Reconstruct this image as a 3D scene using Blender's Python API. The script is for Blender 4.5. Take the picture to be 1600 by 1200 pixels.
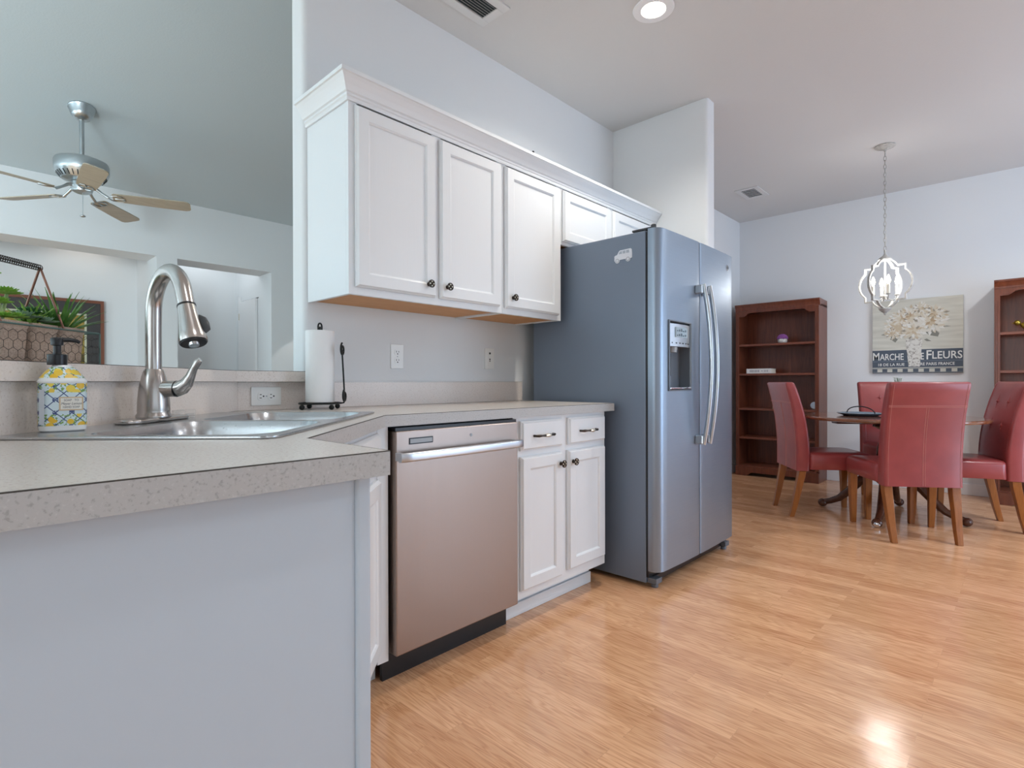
import bpy, bmesh, math, random
from mathutils import Matrix, Vector
R = math.radians
for o in list(bpy.data.objects): bpy.data.objects.remove(o)
scene = bpy.context.scene
COL = scene.collection

# ------------------------------------------------------------------ camera
yaw, pitch, roll = 0.757399, -0.0032458, -0.0022254
fw = Vector((math.cos(yaw)*math.cos(pitch), math.sin(yaw)*math.cos(pitch), math.sin(pitch)))
rt = Vector((math.sin(yaw), -math.cos(yaw), 0)); up = rt.cross(fw)
r2 = math.cos(roll)*rt + math.sin(roll)*up; u2 = -math.sin(roll)*rt + math.cos(roll)*up
cd = bpy.data.cameras.new('camera'); cam = bpy.data.objects.new('camera', cd); COL.objects.link(cam)
cd.sensor_width = 36; cd.sensor_fit = 'HORIZONTAL'; cd.lens = 36*847.77/1600; cd.clip_start = 0.02
cam.matrix_world = Matrix(((r2.x, u2.x, -fw.x, 0), (r2.y, u2.y, -fw.y, 0), (r2.z, u2.z, -fw.z, 1.0), (0, 0, 0, 1)))
scene.camera = cam

# ------------------------------------------------------------------ world, lights, exposure
w = bpy.data.worlds.new('sky'); scene.world = w; w.use_nodes = True
bg = w.node_tree.nodes['Background']; bg.inputs[0].default_value = (0.80, 0.92, 1.0, 1); bg.inputs[1].default_value = 0.75
def area(name, loc, direction, sx, sy, power, color):
    l = bpy.data.lights.new(name, 'AREA'); l.shape = 'RECTANGLE'; l.size = sx; l.size_y = sy; l.energy = power; l.color = color
    o = bpy.data.objects.new(name, l); COL.objects.link(o); o.location = loc
    o.rotation_euler = Vector(direction).to_track_quat('-Z', 'Z').to_euler(); return o
area('daylight_dining_slider', (4.5, -2.74, 1.15), (0.42, 1, 0.03), 2.7, 2.0, 112, (0.58, 0.76, 1.0))
area('daylight_kitchen_window', (0.3, -2.72, 1.35), (0.1, 1, 0.02), 2.6, 1.7, 7, (0.76, 0.88, 1.0))
area('daylight_back_window', (-2.32, 0.0, 1.5), (1, 0.12, 0), 1.4, 1.6, 30, (0.82, 0.94, 1.0))
area('daylight_living_slider', (-3.62, 4.7, 1.3), (1, 0.08, 0.12), 2.3, 2.2, 88, (0.66, 0.90, 1.0))
area('living_wall_fill', (-2.1, 0.82, 1.45), (-0.42, 1, 0.10), 2.2, 1.7, 245, (0.74, 0.92, 1.0))  # unseen source added to brighten the far living room wall
vs = scene.view_settings
vs.view_transform = 'Standard'; vs.look = 'None'; vs.exposure = -0.18; vs.gamma = 1.0; vs.use_curve_mapping = False
scene.display_settings.display_device = 'sRGB'

# ------------------------------------------------------------------ helpers
MW = {}
def thing(name, label, cat, loc=(0, 0, 0), rotz=0.0, group=None):
    o = bpy.data.objects.new(name, None); COL.objects.link(o); o.empty_display_size = 0.1
    o.location = loc; o.rotation_euler = (0, 0, rotz); o['label'] = label; o['category'] = cat
    if group: o['group'] = group
    MW[o.name] = Matrix.Translation(loc) @ Matrix.Rotation(rotz, 4, 'Z')
    return o
def tag(o, label, cat, group=None):
    o['label'] = label; o['category'] = cat
    if group: o['group'] = group
    return o

class MB:
    def __init__(s): s.bm = bmesh.new()
    def _v(s, cos, T=None): return [s.bm.verts.new((T @ Vector(c)) if T else c) for c in cos]
    def face(s, cos, m=0, T=None):
        f = s.bm.faces.new(s._v(cos, T)); f.material_index = m; return f
    def box(s, x0, x1, y0, y1, z0, z1, m=0, T=None):
        v = s._v([(x0,y0,z0),(x1,y0,z0),(x1,y1,z0),(x0,y1,z0),(x0,y0,z1),(x1,y0,z1),(x1,y1,z1),(x0,y1,z1)], T)
        for q in ((3,2,1,0),(4,5,6,7),(0,1,5,4),(1,2,6,5),(2,3,7,6),(3,0,4,7)):
            f = s.bm.faces.new([v[i] for i in q]); f.material_index = m
        return s
    def prism(s, poly, z0, z1, m=0, T=None, side=None):
        n = len(poly)
        a = s._v([(p[0], p[1], z0) for p in poly], T); b = s._v([(p[0], p[1], z1) for p in poly], T)
        fs = [s.bm.faces.new(a[::-1]), s.bm.faces.new(b)]
        for f in fs: f.material_index = m
        for i in range(n):
            j = (i+1) % n; f = s.bm.faces.new([a[i], a[j], b[j], b[i]]); f.material_index = m if side is None else side
        return s
    def rings(s, rings, m=0, cap=True, closed=True, loop=False):
        V = [s._v(r) for r in rings]; n = len(rings[0])
        pairs = list(zip(V[:-1], V[1:])) + ([(V[-1], V[0])] if loop else [])
        for a, b in pairs:
            for i in range(n if closed else n-1):
                j = (i+1) % n; f = s.bm.faces.new([a[i], a[j], b[j], b[i]]); f.material_index = m
        if cap and not loop:
            for r_, rev in ((V[0], True), (V[-1], False)):
                f = s.bm.faces.new(r_[::-1] if rev else r_); f.material_index = m
        return s
    def lathe(s, prof, c=(0,0,0), n=24, m=0, T=None, sx=1, sy=1, cap=True):
        T = T or Matrix.Identity(4); rs = []
        for r_, z in prof:
            rs.append([T @ Vector((c[0]+max(r_, 1e-4)*sx*math.cos(2*math.pi*i/n), c[1]+max(r_, 1e-4)*sy*math.sin(2*math.pi*i/n), c[2]+z)) for i in range(n)])
        return s.rings(rs, m, cap)
    def cyl(s, p0, p1, r0, r1=None, n=16, m=0):
        r1 = r0 if r1 is None else r1
        return s.tube([p0, p1], [r0, r1], n, m)
    def tube(s, pts, rad, n=10, m=0, loop=False, sec=None):
        pts = [Vector(p) for p in pts]; k = len(pts)
        if not isinstance(rad, (list, tuple)): rad = [rad]*k
        rs = []; prev = None
        for i, p in enumerate(pts):
            if loop: t = pts[(i+1) % k]-pts[i-1]
            else: t = (pts[min(i+1, k-1)]-pts[max(i-1, 0)])
            t.normalize()
            if prev is None:
                a = Vector((0,0,1)) if abs(t.z) < 0.95 else Vector((1,0,0))
                u = t.cross(a).normalized()
            else:
                u = (prev - t*prev.dot(t)).normalized()
            prev = u; v = t.cross(u)
            if sec: rs.append([p+u*a_+v*b_ for a_, b_ in sec])
            else: rs.append([p+(u*math.cos(2*math.pi*j/n)+v*math.sin(2*math.pi*j/n))*rad[i] for j in range(n)])
        return s.rings(rs, m, True, True, loop)
    def sphere(s, c, r, n=12, k=8, m=0, sc=(1,1,1), T=None):
        T = T or Matrix.Identity(4); c = Vector(c)
        rs = []
        for i in range(1, k):
            a = math.pi*i/k - math.pi/2
            rs.append([T @ (c+Vector((r*sc[0]*math.cos(a)*math.cos(2*math.pi*j/n), r*sc[1]*math.cos(a)*math.sin(2*math.pi*j/n), r*sc[2]*math.sin(a)))) for j in range(n)])
        return s.rings(rs, m, True)
    def grid(s, f, nu, nv, m=0, flip=False):
        V = [[s.bm.verts.new(f(i/nu, j/nv)) for j in range(nv+1)] for i in range(nu+1)]
        for i in range(nu):
            for j in range(nv):
                q = [V[i][j], V[i+1][j], V[i+1][j+1], V[i][j+1]]
                fa = s.bm.faces.new(q[::-1] if flip else q); fa.material_index = m
        return s
    def build(s, name, mats, parent=None, world=True, bevel=0, seg=2, smooth=None, fix=True):
        if not isinstance(mats, (list, tuple)): mats = [mats]
        if fix: bmesh.ops.recalc_face_normals(s.bm, faces=s.bm.faces)
        me = bpy.data.meshes.new(name); s.bm.to_mesh(me); s.bm.free()
        for m in mats: me.materials.append(m)
        o = bpy.data.objects.new(name, me); COL.objects.link(o)
        pw = Matrix.Identity(4)
        if parent:
            o.parent = parent; pw = MW[parent.name]
            if world: me.transform(pw.inverted())
        MW[o.name] = pw.copy()
        if smooth is not None:
            for p in me.polygons: p.use_smooth = True
            me.set_sharp_from_angle(angle=R(smooth))
        if bevel:
            b = o.modifiers.new('bevel', 'BEVEL'); b.width = bevel; b.segments = seg; b.limit_method = 'ANGLE'; b.angle_limit = R(40)
            b.harden_normals = False
        return o
def struct(mb, name, mats, **k):
    o = mb.build(name, mats, **k); o['kind'] = 'structure'; return o
def rrect(w, h, r, n=5, cx=0, cy=0):
    out = []
    for sx, sy, a0 in ((1,1,0),(-1,1,90),(-1,-1,180),(1,-1,270)):
        for i in range(n+1):
            a = R(a0+90*i/n); out.append((cx+sx*(w/2-r)+r*math.cos(a), cy+sy*(h/2-r)+r*math.sin(a)))
    return out
def dup(root, loc, rotz, name=None, label=None, group=None):
    r = root.copy(); COL.objects.link(r); r.location = loc; r.rotation_euler = (0, 0, rotz)
    if label: r['label'] = label
    if group: r['group'] = group
    for ch in list(root.children):
        c = ch.copy(); COL.objects.link(c); c.parent = r
        for g in list(ch.children):
            d = g.copy(); COL.objects.link(d); d.parent = c
    return r
def text_mesh(name, body, size, M, mat, parent, depth=0.0006, font=None, align='CENTER', shear=0, sx=1.0):
    cu = bpy.data.curves.new(name, 'FONT'); cu.body = body; cu.size = size; cu.extrude = depth; cu.align_x = align; cu.align_y = 'CENTER'; cu.shear = shear
    cu.resolution_u = 3
    t = bpy.data.objects.new('tmp', cu); COL.objects.link(t)
    dg = bpy.context.evaluated_depsgraph_get(); dg.update()
    me = bpy.data.meshes.new_from_object(t.evaluated_get(dg)); bpy.data.objects.remove(t); bpy.data.curves.remove(cu)
    me.transform(Matrix.Diagonal((sx, 1, 1, 1))); me.transform(M); me.name = name
    pw = MW[parent.name]; me.transform(pw.inverted()); me.materials.clear(); me.materials.append(mat)
    o = bpy.data.objects.new(name, me); COL.objects.link(o); o.parent = parent; MW[o.name] = pw.copy(); return o

# ------------------------------------------------------------------ materials
def mat(name, color, rough=0.5, metal=0.0, spec=0.5, coat=0.0, emis=None, estr=0, trans=0, ior=1.45):
    m = bpy.data.materials.new(name); m.use_nodes = True
    b = m.node_tree.nodes['Principled BSDF']
    b.inputs['Base Color'].default_value = (*color, 1); b.inputs['Roughness'].default_value = rough; b.inputs['Metallic'].default_value = metal
    b.inputs['Specular IOR Level'].default_value = spec; b.inputs['Coat Weight'].default_value = coat; b.inputs['Coat Roughness'].default_value = 0.15
    b.inputs['Transmission Weight'].default_value = trans; b.inputs['IOR'].default_value = ior
    if emis: b.inputs['Emission Color'].default_value = (*emis, 1); b.inputs['Emission Strength'].default_value = estr
    return m
def nd(m, typ, **kw):
    n = m.node_tree.nodes.new(typ)
    for k, v in kw.items(): setattr(n, k, v)
    return n
def lk(m, a, b): m.node_tree.links.new(a, b)
def bsdf(m): return m.node_tree.nodes['Principled BSDF']
def coords(m, scale=(1,1,1), rot=(0,0,0), src='Object'):
    tc = nd(m, 'ShaderNodeTexCoord'); mp = nd(m, 'ShaderNodeMapping')
    mp.inputs['Scale'].default_value = scale; mp.inputs['Rotation'].default_value = rot
    lk(m, tc.outputs[src], mp.inputs['Vector']); return mp.outputs['Vector']
def noise(m, vec, scale, detail=4, rough=0.5, dist=0):
    n = nd(m, 'ShaderNodeTexNoise'); n.inputs['Scale'].default_value = scale; n.inputs['Detail'].default_value = detail
    n.inputs['Roughness'].default_value = rough; n.inputs['Distortion'].default_value = dist; lk(m, vec, n.inputs['Vector']); return n.outputs['Fac']
def ramp(m, fac, stops, interp='LINEAR'):
    r_ = nd(m, 'ShaderNodeValToRGB'); r_.color_ramp.interpolation = interp
    e = r_.color_ramp.elements
    while len(e) < len(stops): e.new(0.5)
    for i, (p, c) in enumerate(stops): e[i].position = p; e[i].color = (*c, 1)
    lk(m, fac, r_.inputs['Fac']); return r_.outputs['Color']
def bump(m, h, strength=0.2, dist=0.002):
    b = nd(m, 'ShaderNodeBump'); b.inputs['Strength'].default_value = strength; b.inputs['Distance'].default_value = dist
    lk(m, h, b.inputs['Height']); lk(m, b.outputs['Normal'], bsdf(m).inputs['Normal']); return b
def math_(m, op, a, b=None):
    n = nd(m, 'ShaderNodeMath', operation=op)
    for i, x in enumerate((a, b)):
        if x is None: continue
        if isinstance(x, (int, float)): n.inputs[i].default_value = x
        else: lk(m, x, n.inputs[i])
    return n.outputs[0]
def mix(m, fac, a, b, blend='MIX'):
    n = nd(m, 'ShaderNodeMix', data_type='RGBA', blend_type=blend)
    for s_, x in ((n.inputs['Factor'], fac), (n.inputs[6], a), (n.inputs[7], b)):
        if isinstance(x, (int, float)): s_.default_value = x
        elif isinstance(x, tuple): s_.default_value = (*x, 1)
        else: lk(m, x, s_)
    return n.outputs[2]

def wallpaint(name, color, rough=0.75, bs=0.12):
    m = mat(name, color, rough, spec=0.3); v = coords(m)
    bump(m, noise(m, v, 90, 5), bs, 0.003); return m
M = {}
M['wall'] = wallpaint('wall_paint', (0.755, 0.77, 0.785))
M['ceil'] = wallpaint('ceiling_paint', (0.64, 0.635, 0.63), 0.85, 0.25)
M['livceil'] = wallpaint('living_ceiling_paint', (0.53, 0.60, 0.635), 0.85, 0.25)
M['trim'] = mat('white_trim', (0.82, 0.82, 0.83), 0.35)
def cabpaint():
    m = mat('cabinet_paint', (0.80, 0.825, 0.85), 0.3); v = coords(m, (40, 40, 2.2))
    bump(m, noise(m, v, 3.0, 4, 0.55, 0.6), 0.10, 0.002); return m
M['cab'] = cabpaint()
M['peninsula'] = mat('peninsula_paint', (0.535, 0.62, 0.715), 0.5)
def wood(name, c0, c1, rough=0.4, axis='Z', sc=1.0, coat=0.0):
    m = mat(name, c0, rough, coat=coat)
    s_ = {'Z': (9*sc, 9*sc, 0.8*sc), 'X': (0.8*sc, 9*sc, 9*sc), 'Y': (9*sc, 0.8*sc, 9*sc)}[axis]
    v = coords(m, s_); n = noise(m, v, 4, 6, 0.6, 1.2)
    lk(m, ramp(m, n, [(0.3, c0), (0.7, c1)]), bsdf(m).inputs['Base Color']); bump(m, n, 0.05, 0.001); return m
M['mahog'] = wood('mahogany_wood', (0.105, 0.026, 0.012), (0.19, 0.052, 0.024), 0.28, 'Z')
M['mahogx'] = wood('mahogany_wood_shelf', (0.14, 0.038, 0.020), (0.22, 0.065, 0.034), 0.28, 'Y')
M['honey'] = wood('honey_wood', (0.23, 0.070, 0.012), (0.34, 0.112, 0.022), 0.3, 'Z', 2)
M['rawwood'] = wood('raw_birch', (0.58, 0.27, 0.10), (0.68, 0.36, 0.15), 0.55, 'X', 1)
M['walnut'] = wood('dark_table_wood', (0.065, 0.022, 0.012), (0.11, 0.04, 0.02), 0.18, 'X', 1)
M['tabletop'] = wood('table_top_wood', (0.16, 0.055, 0.025), (0.24, 0.09, 0.04), 0.06, 'X', 0.8, coat=0.6)
M['fanwood'] = wood('fan_blade_wood', (0.37, 0.31, 0.23), (0.46, 0.40, 0.31), 0.4, 'X', 1)
def laminate(name, base, dark, light, rough=0.3, sc=1.0):
    m = mat(name, base, rough); v = coords(m)
    c = ramp(m, noise(m, v, 210*sc, 3, 0.6), [(0.33, dark), (0.44, base), (0.60, base), (0.72, light)])
    lk(m, c, bsdf(m).inputs['Base Color']); return m
M['lam'] = laminate('laminate_worktop', (0.64, 0.60, 0.56), (0.50, 0.45, 0.41), (0.72, 0.69, 0.65), 0.26)
M['lamedge'] = laminate('laminate_edge', (0.47, 0.475, 0.48), (0.35, 0.35, 0.355), (0.54, 0.545, 0.55), 0.4, 0.95)
M['lambs'] = laminate('laminate_backsplash', (0.78, 0.70, 0.65), (0.64, 0.55, 0.49), (0.83, 0.77, 0.725), 0.3)
M['seam'] = mat('laminate_seam', (0.06, 0.055, 0.05), 0.6)
def steel(name, color, rough=0.28, axis=(300, 300, 3), metal=1.0, bs=0.03):
    m = mat(name, color, rough, metal); v = coords(m, axis); n = noise(m, v, 1.0, 3, 0.6)
    r_ = nd(m, 'ShaderNodeMapRange'); r_.inputs[3].default_value = rough*0.8; r_.inputs[4].default_value = rough*1.25
    lk(m, n, r_.inputs[0]); lk(m, r_.outputs[0], bsdf(m).inputs['Roughness']); bump(m, n, bs, 0.0004); return m
M['steel'] = steel('brushed_stainless', (0.345, 0.28, 0.245), 0.34, (260, 260, 2))
M['sinksteel'] = steel('sink_stainless', (0.52, 0.54, 0.56), 0.25, (260, 260, 260), 1.0, 0.01)
M['nickel'] = steel('brushed_nickel', (0.52, 0.49, 0.47), 0.24, (120, 120, 4))
M['fannickel'] = mat('fan_nickel', (0.52, 0.56, 0.58), 0.3, 1.0)
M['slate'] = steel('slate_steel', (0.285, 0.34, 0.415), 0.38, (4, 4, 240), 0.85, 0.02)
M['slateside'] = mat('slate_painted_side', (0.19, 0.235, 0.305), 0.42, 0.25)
M['chrome'] = mat('chrome', (0.75, 0.76, 0.78), 0.12, 1.0)
M['handle'] = mat('satin_handle', (0.55, 0.58, 0.62), 0.3, 1.0)
M['dispgrey'] = mat('dispenser_grey', (0.16, 0.18, 0.21), 0.35, 0.3)
M['black'] = mat('black_plastic', (0.012, 0.012, 0.014), 0.3)
M['blackmetal'] = mat('black_iron', (0.02, 0.022, 0.022), 0.45, 0.6)
M['darkgrey'] = mat('dark_grey_plastic', (0.05, 0.055, 0.06), 0.4)
M['grey'] = mat('grey_plastic', (0.35, 0.38, 0.41), 0.3)
M['lcd'] = mat('display_glass', (0.42, 0.53, 0.60), 0.15)
M['lcdink'] = mat('display_ink', (0.07, 0.11, 0.15), 0.3)
M['whiteplastic'] = mat('white_plastic', (0.84, 0.84, 0.82), 0.3)
M['slot'] = mat('dark_slot', (0.01, 0.01, 0.01), 0.6)
M['bronze'] = mat('aged_bronze', (0.07, 0.055, 0.045), 0.32, 0.9)
M['brass'] = mat('pewter_highlight', (0.72, 0.66, 0.55), 0.3, 0.9)
M['white'] = mat('white_matte', (0.86, 0.86, 0.85), 0.6)
def paper():
    m = mat('paper_towel', (0.86, 0.86, 0.86), 0.9, spec=0.1); v = coords(m)
    bump(m, noise(m, v, 160, 3), 0.35, 0.002); return m
M['paper'] = paper()
def leather():
    m = mat('red_leather', (0.24, 0.030, 0.026), 0.38, coat=0.35); v = coords(m)
    lk(m, ramp(m, noise(m, v, 7, 3), [(0.3, (0.25, 0.036, 0.036)), (0.7, (0.32, 0.050, 0.048))]), bsdf(m).inputs['Base Color'])
    bump(m, noise(m, v, 140, 4), 0.10, 0.0015); return m
M['leather'] = leather()
M['stitch'] = mat('pale_stitching', (0.52, 0.20, 0.17), 0.6)
def floor_mat():
    m = mat('laminate_floor', (0.6, 0.36, 0.2), 0.25, spec=1.0)
    v = coords(m, (1, 1, 1), (0, 0, R(90)))     # boards run along world Y
    br = nd(m, 'ShaderNodeTexBrick'); br.inputs['Scale'].default_value = 1.0
    br.inputs['Brick Width'].default_value = 0.60; br.inputs['Row Height'].default_value = 0.066
    br.inputs['Mortar Size'].default_value = 0.0007; br.inputs['Mortar Smooth'].default_value = 0.0; br.inputs['Bias'].default_value = 0
    br.offset = 0.37; br.offset_frequency = 2; br.squash = 1.0
    br.inputs['Color1'].default_value = (0, 0, 0, 1); br.inputs['Color2'].default_value = (1, 1, 1, 1); br.inputs['Mortar'].default_value = (0.5, 0.5, 0.5, 1)
    lk(m, v, br.inputs['Vector'])
    sep = nd(m, 'ShaderNodeSeparateColor'); lk(m, br.outputs['Color'], sep.inputs[0]); rnd = sep.outputs[0]
    # grain, shifted per board
    sx = nd(m, 'ShaderNodeSeparateXYZ'); lk(m, v, sx.inputs[0])
    off = math_(m, 'MULTIPLY', rnd, 37.0)
    cx = nd(m, 'ShaderNodeCombineXYZ'); lk(m, math_(m, 'ADD', sx.outputs[0], off), cx.inputs[0]); lk(m, sx.outputs[1], cx.inputs[1]); lk(m, off, cx.inputs[2])
    mp = nd(m, 'ShaderNodeMapping'); mp.inputs['Scale'].default_value = (1.3, 17, 1); lk(m, cx.outputs[0], mp.inputs['Vector'])
    n1 = noise(m, mp.outputs['Vector'], 1.6, 3, 0.5, 0.4)
    wv = math_(m, 'SINE', math_(m, 'MULTIPLY', n1, 70.0))
    wv = math_(m, 'ADD', math_(m, 'MULTIPLY', wv, 0.5), 0.5)
    mp2 = nd(m, 'ShaderNodeMapping'); mp2.inputs['Scale'].default_value = (6, 190, 1); lk(m, cx.outputs[0], mp2.inputs['Vector'])
    n2 = noise(m, mp2.outputs['Vector'], 1.0, 4, 0.6)
    g = math_(m, 'ADD', math_(m, 'MULTIPLY', wv, 0.42), math_(m, 'MULTIPLY', n2, 0.75))
    c = ramp(m, g, [(0.15, (0.46, 0.195, 0.085)), (0.42, (0.66, 0.345, 0.175)), (0.60, (0.73, 0.40, 0.215)), (0.95, (0.82, 0.485, 0.275))])
    tint = ramp(m, rnd, [(0.0, (0.90, 0.84, 0.80)), (0.5, (1.0, 0.99, 0.98)), (1.0, (1.10, 1.12, 1.15))])
    c = mix(m, 1.0, c, tint, 'MULTIPLY')
    c = mix(m, math_(m, 'MULTIPLY', br.outputs['Fac'], 0.15), c, (0.22, 0.10, 0.05))
    lk(m, c, bsdf(m).inputs['Base Color'])
    rr = nd(m, 'ShaderNodeMapRange'); rr.inputs[3].default_value = 0.12; rr.inputs[4].default_value = 0.20; lk(m, rnd, rr.inputs[0]); lk(m, rr.outputs[0], bsdf(m).inputs['Roughness'])
    # boards lie very slightly out of level with each other
    wn = nd(m, 'ShaderNodeTexWhiteNoise', noise_dimensions='1D'); lk(m, off, wn.inputs['W'])
    vm = nd(m, 'ShaderNodeVectorMath', operation='SUBTRACT'); lk(m, wn.outputs['Color'], vm.inputs[0]); vm.inputs[1].default_value = (0.5, 0.5, 0.5)
    vs_ = nd(m, 'ShaderNodeVectorMath', operation='SCALE'); lk(m, vm.outputs[0], vs_.inputs[0]); vs_.inputs['Scale'].default_value = 0.016
    bp_ = nd(m, 'ShaderNodeBump'); bp_.inputs['Strength'].default_value = 0.05; bp_.inputs['Distance'].default_value = 0.001; lk(m, n2, bp_.inputs['Height'])
    va = nd(m, 'ShaderNodeVectorMath', operation='ADD'); lk(m, bp_.outputs[0], va.inputs[0]); lk(m, vs_.outputs[0], va.inputs[1])
    vn = nd(m, 'ShaderNodeVectorMath', operation='NORMALIZE'); lk(m, va.outputs[0], vn.inputs[0]); lk(m, vn.outputs[0], bsdf(m).inputs['Normal'])
    return m
M['floor'] = floor_mat()
# ------------------------------------------------------------------ setting
CZ = 2.79
def wall_openings(mb, a0, a1, z0, z1, t0, t1, holes, axis='X', m=0):
    """solid wall spanning a0..a1 along axis, t0..t1 thick, with rectangular openings (b0,b1,c0,c1)"""
    def bx(p0, p1, q0, q1):
        if p1-p0 < 1e-5 or q1-q0 < 1e-5: return
        if axis == 'X': mb.box(p0, p1, t0, t1, q0, q1, m)
        else: mb.box(t0, t1, p0, p1, q0, q1, m)
    cur = a0
    for b0, b1, c0, c1 in sorted(holes):
        bx(cur, b0, z0, z1); bx(b0, b1, z0, c0); bx(b0, b1, c1, z1); cur = b1
    bx(cur, a1, z0, z1)
    return mb
# floor
mb = MB(); mb.box(-3.7, 6.4, -2.8, 7.6, -0.05, 0.0); struct(mb, 'floor', M['floor'])
# kitchen and dining ceiling, cut along the bar line
mb = MB(); mb.prism([(-2.3, -2.7), (6.33, -2.7), (6.33, 2.45), (3.33, 2.45), (3.33, 2.26), (1.03, 2.26), (0.717, 2.26), (-0.643, 0.90), (-2.3, 0.90)], CZ, CZ+0.12)
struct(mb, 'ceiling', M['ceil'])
# cabinet wall with a rounded end
def bull(x0, x1, y0, y1, r, corners, n=6):
    P = [(x0, y0, 180), (x1, y0, 270), (x1, y1, 0), (x0, y1, 90)]; out = []
    for i, (x, y, a0) in enumerate(P):
        if i in corners:
            cx = x+(r if i in (0, 3) else -r); cy = y+(r if i in (0, 1) else -r)
            out += [(cx+r*math.cos(R(a0+90*k/n)), cy+r*math.sin(R(a0+90*k/n))) for k in range(n+1)]
        else: out.append((x, y))
    return out
mb = MB(); mb.prism(bull(1.03, 3.33, 2.145, 2.26, 0.022, (0, 3)), 0, 4.2); struct(mb, 'wall_kitchen', M['wall'], smooth=40)
mb = MB(); mb.prism(bull(3.33, 3.445, 1.452, 2.34, 0.022, (0, 1)), 0, CZ); struct(mb, 'wall_stub', M['wall'], smooth=40)
mb = MB(); mb.box(3.33, 6.22, 2.34, 2.45, 0, CZ); struct(mb, 'wall_left', M['wall'])
mb = MB(); mb.box(6.22, 6.33, -2.7, 2.45, 0, CZ); struct(mb, 'wall_dining', M['wall'])
mb = MB(); wall_openings(mb, -2.3, 6.33, 0, CZ, -2.7, -2.6, [(-1.0, 1.6, 0.5, 2.2), (2.85, 5.75, 0.12, 2.16)]); struct(mb, 'wall_right', M['wall'])
mb = MB(); wall_openings(mb, -2.7, 0.9, 0, CZ, -2.3, -2.2, [(-0.7, 0.7, 0.7, 2.3)], 'Y'); struct(mb, 'wall_back', M['wall'])
# half wall that carries the bar ledge
mb = MB(); mb.prism([(-0.59, 0.79), (0.765, 2.145), (1.03, 2.145), (1.03, 2.26), (0.717, 2.26), (-0.671, 0.871)], 0, 1.004); struct(mb, 'wall_bar', M['wall'])
# living room shell
mb = MB(); wall_openings(mb, -3.6, 4.3, 0, 2.83, 6.12, 6.46, [(-1.2, 1.46, 0, 2.235), (1.637, 2.562, 0, 2.235)]); struct(mb, 'wall_living', M['wall'])
mb = MB(); wall_openings(mb, 0.9, 6.46, 0, 4.3, -3.6, -3.5, [(3.5, 5.9, 0.2, 2.4)], 'Y'); struct(mb, 'wall_living_side', M['wall'])
mb = MB(); wall_openings(mb, -3.6, -0.66, 0, 4.3, 0.9, 1.0, [(-3.2, -1.0, 0.6, 2.3)]); struct(mb, 'wall_front', M['wall'])  # opening put in only to let the added living room light through
mb = MB(); mb.box(4.2, 4.3, 2.45, 6.12, 0, 3.9); struct(mb, 'wall_living_end', M['wall'])
mb = MB()
sl = 0.215
zc = lambda y: 2.80+sl*(6.12-y)
mb.rings([[(-3.6, 6.2, zc(6.2)), (-3.6, 0.9, zc(0.9)), (-3.6, 0.9, zc(0.9)+0.1), (-3.6, 6.2, zc(6.2)+0.1)], [(4.3, 6.2, zc(6.2)), (4.3, 0.9, zc(0.9)), (4.3, 0.9, zc(0.9)+0.1), (4.3, 6.2, zc(6.2)+0.1)]])
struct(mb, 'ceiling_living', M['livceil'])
# wall above the kitchen ceiling line, towards the vault
mb = MB(); mb.prism([(-0.66, 0.90), (0.717, 2.26), (1.03, 2.26), (1.03, 2.31), (0.696, 2.31), (-0.71, 0.92)], CZ, 4.1); struct(mb, 'wall_header', M['wall'])
# rooms behind the living room openings
mb = MB(); mb.box(-2.2, 2.75, 7.16, 7.26, 0, 2.7); struct(mb, 'wall_hall', M['wall'])
mb = MB(); mb.box(1.52, 1.60, 6.46, 7.16, 0, 2.7); struct(mb, 'wall_hall_left', M['wall'])
mb = MB(); mb.box(2.562, 2.66, 6.46, 7.16, 0, 2.7); struct(mb, 'wall_hall_right', M['wall'])
mb = MB(); mb.box(-2.3, -2.2, 6.46, 7.26, 0, 2.7); struct(mb, 'wall_hall_end', M['wall'])
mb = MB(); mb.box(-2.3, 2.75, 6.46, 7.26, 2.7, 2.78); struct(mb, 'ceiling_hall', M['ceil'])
# door in the short hall (seen edge-on)
d = MB().box(2.532, 2.560, 6.50, 6.985, 0.01, 1.985).build('door_1', M['trim'], bevel=0.002); d['kind'] = 'structure'
MB().box(2.5605, 2.5615, 6.47, 6.99, 1.985, 1.997).build('head_gap', M['seam'], d)
mb = MB(); mb.box(2.545, 2.561, 6.986, 7.05, 0.0, 2.05); struct(mb, 'trim_1', M['trim'], bevel=0.003)
h = MB().box(2.526, 2.534, 6.975, 6.990, 1.765, 1.845).build('hinge', M['brass'], d); h['label'] = 'brass hinge'
# baseboards
def bboard(name, pts, h=0.10, t=0.014):
    mb = MB()
    for (x0, y0), (x1, y1), (nx, ny) in pts:
        if abs(ny) > 0: mb.box(x0, x1, min(y0, y0+ny*t), max(y0, y0+ny*t), 0, h)
        else: mb.box(min(x0, x0+nx*t), max(x0, x0+nx*t), y0, y1, 0, h)
    return struct(mb, name, M['trim'], bevel=0.004)
bboard('baseboard_dining', [((6.219, -2.6), (6.219, 2.33), (-1, 0))])
bboard('baseboard_left', [((3.446, 2.339), (6.2, 2.339), (0, -1))])
bboard('baseboard_living', [((1.46, 6.119), (1.637, 6.119), (0, -1)), ((2.562, 6.119), (4.2, 6.119), (0, -1))])
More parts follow.
